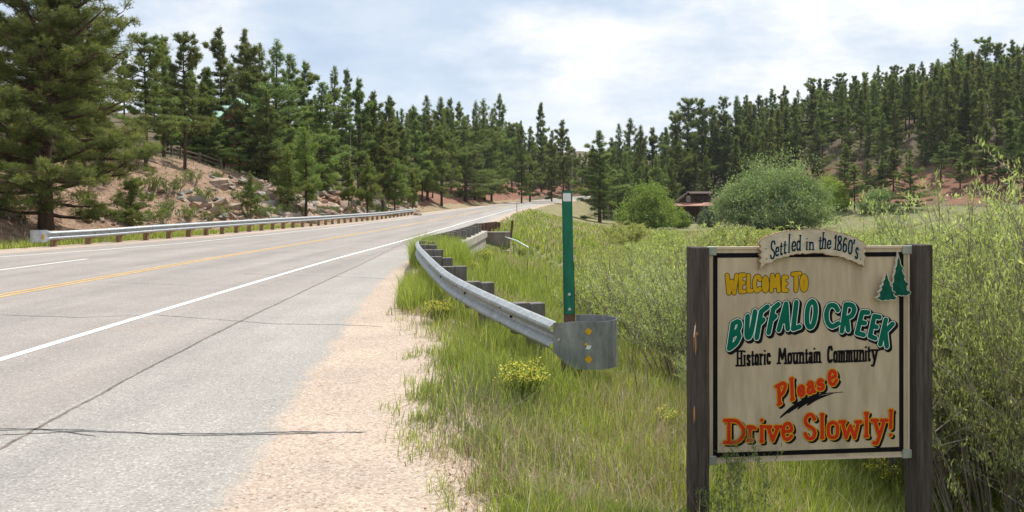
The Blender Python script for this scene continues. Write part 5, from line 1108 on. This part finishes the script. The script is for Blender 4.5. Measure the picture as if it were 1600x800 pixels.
# house among the trees of the right hill
x, y = at(1288, 226); z = tz(x, y); rh_ = empty('house', (x, y, z), R(10)); tag(rh_, 'low house with pale roof edge half hidden in the trees above the round willow', 'house')
MB().box((0, 2.5, 1.5), (11, 5, 3.4)).build('wall', M['redwall'], rh_); MB().box((0, 2.2, 3.35), (12.5, 6.5, .3), 0, rx=R(4)).build('roof', M['cream'], rh_); MB().box((0, -.9, .2), (12, 2.2, .3)).build('deck', M['deadwood'], rh_)
for wx in (-3.5, 0, 3.2): window(rh_, wx, 1.8, 1.5, 1.2, -.06)
# utility pole with wires on the right slope
x, y = at(1372, 182); z = tz(x, y); up = empty('utility_pole', (x, y, z)); tag(up, 'thin dark utility pole standing on the red slope of the right hill', 'utility pole')
MB().tube([(0, 0, -.3), (0, 0, 7.2)], [.13, .09], 8).build('pole', M['fence_wood'], up); MB().box((0, 0, 6.7), (1.7, .12, .12)).build('crossarm', M['fence_wood'], up)
for dx in (-.7, 0, .7): MB().tube([(dx, 0, 6.7), (dx, 0, 6.95)], .05, 6).build('insulator', M['cream'], up)
wy = []
for k in range(13): t = k/12; wy.append((60*t, 6*t, 6.95-4*1.2*t*(1-t)+3*t))
MB().tube(wy, .02, 4).build('wire', M['wire'], up)
# notice board and posts by the far bend
h = hit(752, 318) or (*at(752, 170), tz(*at(752, 170))); x, y, z = h; nb = empty('notice_board', (x, y, z)); tag(nb, 'yellow notice board hung from a dark wooden frame beside the far bend', 'sign')
MB().box((-.55, 0, 1.3), (.28, .2, 2.8)).build('post', M['fence_wood'], nb); MB().box((.2, 0, 2.55), (1.9, .16, .18)).build('crossarm', M['fence_wood'], nb); MB().box((.35, 0, 1.75), (1.2, .08, .95)).build('board', M['yellow_sign'], nb); MB().box((.35, -.05, 1.95), (1.0, .02, .06)).build('slat', M['fence_wood'], nb)
for s_, o_, lb in ((108, 5.9, 'thin dark roadside delineator post on the right verge before the bend'),):
    x, y = offpt(s_, o_); o = MB().box((0, 0, .55), (.08, .05, 1.3)).build('delineator_post', M['fence_wood']); o.location = (x, y, float(road_z(s_))); tag(o, lb, 'post')
for i, (px, d, hh) in enumerate(((824, 26, .45), (853, 22, .5), (812, 31, .45))):
    x, y = at(px, d); o = MB().tube([(0, 0, -.2), (.01, 0, hh)], .009, 6).build('metal_stake', M['rust']); o.location = (x, y, tz(x, y)); tag(o, 'thin dark metal stake standing in the grass slope between guardrail and willows', 'stake', 'metal stakes in the grass')
# ------------------------------------------------------------------ grass, flowers, pebbles
def blades(n, pos, h, w_, lean, rng, rv, name, mat, label=None):
    yaw = rng.random(n)*6.283; bx_, by_ = np.cos(yaw), np.sin(yaw); la = rng.random(n)*6.283; lx, ly = np.cos(la)*lean, np.sin(la)*lean
    V = np.empty((n, 5, 3)); hw = w_/2
    V[:, 0] = pos+np.stack([bx_*-hw, by_*-hw, np.zeros(n)], -1); V[:, 1] = pos+np.stack([bx_*hw, by_*hw, np.zeros(n)], -1)
    mid = pos+np.stack([lx*h*.3, ly*h*.3, h*.6], -1); V[:, 2] = mid+np.stack([bx_*-hw*.8, by_*-hw*.8, np.zeros(n)], -1); V[:, 3] = mid+np.stack([bx_*hw*.8, by_*hw*.8, np.zeros(n)], -1)
    V[:, 4] = pos+np.stack([lx*h, ly*h, h*(1-.25*lean**2)], -1)
    T = np.array([(0, 1, 3), (0, 3, 2), (2, 3, 4)]); T = (T[None]+(np.arange(n)*5)[:, None, None]).reshape(-1, 3)
    o = npobj(name, V.reshape(-1, 3), T, mat, rnd=np.repeat(rv, 5)); tag(o, label, None, None, 'stuff'); o['category'] = 'grass'; return o
rng = np.random.default_rng(5)
def sample(n, y0, y1, p=1.6, xr=None):
    u = rng.random(n); y = (y0**(1-p)+u*(y1**(1-p)-y0**(1-p)))**(1/(1-p)) if p != 1 else y0*(y1/y0)**u
    x = rng.uniform(-.36, .66, n)*(y+1.0); return x, y
def keep(x, y, edge=.0):
    s, u = su(x, y); ge = off_grass(s)+(vnoise(x, y, .9, 21)-.5)*.55; t = u-ge; return t, s
def make_grass(n, y0, y1, hr, wr_, tag_, p=1.3):
    x, y = sample(n, y0, y1, p); t, s = keep(x, y); ok = (rng.random(n) < sstep(-.12, .4, t+(vnoise(x, y, .35, 61)-.5)*.7)*1.05); ok &= ~((y > 27) & (y < 41) & (t < 1.0)); x, y, t, s = x[ok], y[ok], t[ok], s[ok]
    # clumping
    cl_n = vnoise(x, y, .45, 31, 2); ok = rng.random(len(x)) < .35+1.1*cl_n; x, y, t, s = x[ok], y[ok], t[ok], s[ok]
    px = 800+x/y*FPX
    dryn = vnoise(x, y, 1.6, 33, 3); patch = np.exp(-(((x-.15)/1.0)**2+((y-5.7)/1.3)**2))*.55; edge_ = np.exp(-t/.35)*.18
    dp = np.clip((dryn-.50)*2.4+.11+patch+edge_+.12*(y > 45), .1, .85); sg_p = np.exp(-((t-.5)/.5)**2)*np.exp(-((y-6.4)/1.6)**2)*.7+.06
    r = rng.random(len(x)); z = np.where(t < .45, np.maximum(terrain(x, y), road_z(s)-.012), terrain(x, y))
    hmod = (.55+.75*vnoise(x, y, .8, 35, 2))*np.clip(.45+t*.8, .4, 1)*(1-.45*np.clip(patch*2.5, 0, 1)); hmod = hmod*(1-.42*np.exp(-((x-1.6)/1.1)**4-((y-4.6)/.8)**4)); h = rng.uniform(hr[0], hr[1], len(x))*hmod; w2 = wr_*(.7+.6*rng.random(len(x)))*(1+y/60)
    pos = np.stack([x, y, z-.01], -1)
    for nm, mat, sel, hf, ln_, lab in (('green_grass', 'grass_green', (r > dp) & (r < 1-sg_p*(1-dp)), 1.0, .28, 'tall green grass '), ('dry_grass', 'grass_dry', r <= dp, .85, .55, 'dry straw coloured grass '), ('sage_grass', 'grass_sage', (r > dp) & (r >= 1-sg_p*(1-dp)), .85, .2, 'grey green grass ')):
        m = int(sel.sum())
        if m: blades(m, pos[sel], h[sel]*hf, w2[sel]*(1 if nm != 'dry_grass' else .8), np.abs(rng.normal(size=m))*ln_+.08, rng, np.clip(rng.normal(size=m)*.22+.38+.3*(vnoise(x[sel], y[sel], .5, 41)-.5), 0, 1), nm, M[mat], lab+tag_)
make_grass(210000, 3.4, 12, (.15, .42), .0060, 'along the gravel and round the sign', 1.1)
make_grass(150000, 12, 34, (.22, .50), .012, 'on the slope behind the near guardrail', 1.1)
make_grass(80000, 34, 130, (.22, .48), .04, 'on the embankment beyond the bridge', 1.0)
n = 6000; x, y = sample(n, 3.6, 30, 1.1); t, s = keep(x, y); ok = (t > .25) & (vnoise(x, y, 1.1, 71) > .42); x, y = x[ok], y[ok]; m = len(x)
blades(m, np.stack([x, y, terrain(x, y)-.01], -1), rng.uniform(.22, .5, m), .0026*(1+y/9), np.abs(rng.normal(size=m))*.3+.1, rng, np.clip(rng.normal(size=m)*.25+.65, 0, 1), 'dry_stalks', M['grass_dry'], 'long pale seed stalks standing above the green grass')
n = 26000; x, y = sample(n, 3.4, 14, 1.1); t, s = keep(x, y); ok = (t > -.1); x, y = x[ok], y[ok]; m = len(x)
blades(m, np.stack([x, y, terrain(x, y)+.005], -1), rng.uniform(.05, .12, m), .006*(1+y/30), rng.uniform(1.2, 1.9, m), rng, rng.random(m), 'dry_litter', M['grass_dry'], 'flattened dead grass lying between the green blades')
# tall tufts at the bend of the rail and sparse grass behind the far rail
def patchgrass(n, cx, cy, rx, ry, hr, wv, mat, lab, name='green_grass'):
    a = rng.random(n)*6.283; q = np.sqrt(rng.random(n)); x = cx+np.cos(a)*q*rx; y = cy+np.sin(a)*q*ry; blades(n, np.stack([x, y, terrain(x, y)-.01], -1), rng.uniform(*hr, n), np.full(n, wv), np.abs(rng.normal(size=n))*.25+.05, rng, np.clip(rng.normal(size=n)*.2+.5, 0, 1), name, M[mat], lab)
patchgrass(5000, -1.9, 22.6, .75, 2.3, (.45, .95), .012, 'grass_green', 'tall tuft of grass hiding the bend of the near guardrail')
patchgrass(3500, -1.45, 15.8, .5, 3.4, (.3, .55), .01, 'grass_green', 'green grass growing against the near guardrail')
def leftgrass(n, y0, y1, t0, t1, hr, wv, mat, lab, name, thr):
    s = rng.uniform(y0, y1, n); t = rng.uniform(t0, t1, n); x, y = np.interp(s, S, CX)-np.interp(s, S, NX)*(off_left(s)+t), np.interp(s, S, CY)-np.interp(s, S, NY)*(off_left(s)+t)
    ok = vnoise(x, y, 3, 51) > thr; x, y = x[ok], y[ok]; m = len(x); blades(m, np.stack([x, y, terrain(x, y)-.02], -1), rng.uniform(*hr, m), np.full(m, wv), np.abs(rng.normal(size=m))*.4, rng, rng.random(m), name, M[mat], lab)
leftgrass(12000, 22, 60, .7, 3.4, (.12, .38), .03, 'grass_green', 'thin green grass behind the far guardrail', 'green_grass', .42)
leftgrass(16000, 25, 110, 3, 28, (.10, .3), .04, 'grass_dry', 'sparse dry grass on the sandy left bank', 'dry_grass', .48)
leftgrass(9000, 60, 150, 12, 34, (.15, .35), .06, 'grass_sage', 'pale grass behind the rail fence', 'sage_grass', .4)
# a few weeds in the gravel
for px, py in ((668, 700), (655, 655), (640, 690), (690, 765), (640, 600), (626, 500), (636, 560), (612, 640), (700, 790)):
    x, y = G(px, py); n = 36; blades(n, np.stack([x+rng.normal(size=n)*.045, y+rng.normal(size=n)*.07, np.full(n, -.02)], -1), rng.uniform(.05, .16, n), np.full(n, .005), np.abs(rng.normal(size=n))*.6, rng, rng.random(n), 'green_grass', M['grass_green'], 'small weed tuft in the gravel shoulder')
# yellow wildflower plants
def flowerplant(seed, H, Rr, nst):
    r = np.random.default_rng(seed); mb = MB(); acc = Acc(); hp = []
    for i in range(nst):
        a = r.random()*6.28; q = r.random()**.5; tip = np.array([math.cos(a)*Rr*q, math.sin(a)*Rr*q, H*(1-.2*q)*r.uniform(.62, 1.05)]); mb.tube([(tip[0]*.2, tip[1]*.2, -.05), (tip[0]*.7, tip[1]*.7, tip[2]*.6), tip], [.004, .003, .002], 3, cap=False); hp.append(tip)
    hp = np.array(hp); k = 9; pos = np.repeat(hp, k, 0)+r.normal(size=(nst*k, 3))*np.array([.024, .024, .014]); a = np.linspace(0, 6.283, 6)[:-1]; tv = np.array([(math.cos(t)*.5, math.sin(t)*.5, .1*(i % 2)) for i, t in enumerate(a)]); tt_ = np.array([(0, 1, 2), (0, 2, 3), (0, 3, 4)])
    V, T = scatter(tv, tt_, rotmats(len(pos), r, tilt=np.abs(r.normal(size=len(pos)))*.35), pos, np.full(len(pos), .0145)*r.uniform(.7, 1.4, len(pos))); acc.add(V, T, np.repeat(r.random(len(pos)), 5))
    lf = Acc(); m = nst*16; bi = r.integers(0, nst, m); t = r.uniform(.15, .9, m); pos = hp[bi]*np.stack([t, t, t], -1)+r.normal(size=(m, 3))*.02; tv = np.array([(0, 0, 0), (.09, 0, .5), (0, 0, 1), (-.09, 0, .5)]); tt_ = np.array([(0, 1, 2), (0, 2, 3)])
    V, T = scatter(tv, tt_, rotmats(m, r, tilt=r.uniform(.3, 1.3, m)), pos, np.full(m, .05)); lf.add(V, T, np.repeat(r.random(m), 4))
    return mb.mesh('stems', M['needle_young']), lf.mesh('leaves', M['grass_green']), acc.mesh('flowers', M['flower'])
FP = [flowerplant(1, .46, .23, 70), flowerplant(2, .38, .15, 24), flowerplant(3, .34, .2, 34)]
def fplant(px, py, i, s, label, group=None):
    h_ = hit(px, py); e = plant('yellow_wildflower', FP[i], h_, random.random()*6, (s, s, s*random.uniform(.85, 1.1)), label, 'wildflower', group, ('stems', 'leaves', 'flowers'))
    for c in e.children: c['kind'] = 'stuff'
fplant(817, 652, 0, .95, 'large clump of yellow flowers in the grass in front of the guardrail end')
fplant(686, 515, 0, .9, 'yellow flower clump in the grass beside the middle of the near guardrail')
fplant(1380, 782, 1, .95, 'yellow flower clump under the right half of the sign')
fplant(1040, 685, 1, .7, 'small yellow flower sprig left of the sign, midway to the guardrail end')
fplant(796, 535, 1, .8, 'yellow flowers close under the near guardrail beam')
fplant(1480, 800, 0, .9, 'yellow flowers at the bottom edge right of the sign')
for px, py in ((760, 415), (775, 398), (738, 430), (860, 420), (905, 440), (840, 395), (950, 470), (815, 400)): fplant(px, py, 1+(px % 2), random.uniform(.8, 1.4), 'yellow flowers dotted over the grass slope behind the guardrail', 'yellow flowers on the slope')
# leafy sprig in front of the lower left corner of the sign
w1 = willow(91, .92, .15, 8, 1500, .028, .2, 'needle_young', .003, .6, 4); x, y = 1.33, 4.97; plant('weed_sprig', w1, (x, y, tz(x, y)), 0, (1, 1, 1.0), 'feathery green weed rising in front of the lower left corner of the sign panel', 'weed', None, ('stems', 'foliage'))
# dead stalks in front of the thicket
for i in range(26):
    px, d = random.uniform(905, 1060), random.uniform(8.5, 16); x, y = at(px, d); mb = MB(); hh = random.uniform(.5, 1.0); a = random.random()*6.28; l = random.uniform(.05, .35)
    mb.tube([(0, 0, -.05), (math.cos(a)*l*.4, math.sin(a)*l*.4, hh*.6), (math.cos(a)*l, math.sin(a)*l, hh)], [.006, .005, .002], 4, cap=False)
    for j in range(3): b0 = hh*random.uniform(.4, .9); mb.tube([(math.cos(a)*l*b0/hh, math.sin(a)*l*b0/hh, b0), (math.cos(a)*l*b0/hh+random.uniform(-.12, .12), random.uniform(-.12, .12)+math.sin(a)*l*b0/hh, b0+.13)], [.003, .0015], 3, cap=False)
    o = mb.build('dead_stalk', M['deadwood']); o.location = (x, y, tz(x, y)); tag(o, 'bare pale stalk standing in the grass in front of the willow thicket', 'stalk', 'bare stalks before the thicket')
# pebbles on the shoulder
n = 5200; u = rng.random(n); yy_ = 3.8*(24/3.8)**u; s_ = yy_; off = off_asph(s_)-.5+rng.random(n)**1.0*(off_grass(s_)-off_asph(s_)+.7); xx_ = np.interp(s_, S, CX)+off
tv = np.array([(.5, 0, 0), (-.25, .43, 0), (-.25, -.43, 0), (0, 0, .5), (.1, .1, -.4)]); tt_ = np.array([(0, 1, 3), (1, 2, 3), (2, 0, 3), (1, 0, 4), (2, 1, 4), (0, 2, 4)])
V, T = scatter(tv, tt_, rotmats(n, rng), np.stack([xx_, yy_, np.full(n, -.008)], -1), rng.uniform(.005, .016, n)*(1+(rng.random(n) > .97)*1.2))
tag(npobj('loose_pebbles', V, T, M['rock_red'], rnd=None), 'loose pebbles scattered over the gravel shoulder', None, None, 'stuff')
zlo = float(zg.min())-1.5; hb = MB().box((0, 1050, (zlo+72)/2), (5800, 5100, 72-zlo)); hb = hb.mesh('haze', M['wire']); hb.materials.clear()
hm_ = bpy.data.materials.new('haze'); hm_.use_nodes = True; hn = hm_.node_tree; hn.nodes.clear(); ho = N(hn, 'ShaderNodeOutputMaterial'); pv = N(hn, 'ShaderNodeVolumePrincipled', ins={'Density': 0.00008, 'Anisotropy': 0.3}); pv.inputs['Color'].default_value = (0.86, 0.92, 1.0, 1)
L(hn, pv.outputs[0], ho.inputs['Volume']); hb.materials.append(hm_); tag(link(bpy.data.objects.new('haze', hb)), 'thin summer haze filling the valley', None, None, 'stuff')
from collections import defaultdict
lab = defaultdict(list)
for o in COL.objects:
    if o.parent is None and o.get('group') and o.get('label'): lab[(o['group'], o['label'])].append(o)
for (g_, l_), os_ in lab.items():
    if 2 <= len(os_) <= 45 and len(l_.split()) <= 13:
        os_.sort(key=lambda o: o.location.x/max(o.location.y, 1))
        for i, o in enumerate(os_): o['label'] = ordinal(i+1)+' from left, '+l_
print('pines', npine, 'shrubs', cnt, 'tris', sum(len(m.loops)-2*len(m.polygons) for m in bpy.data.meshes))
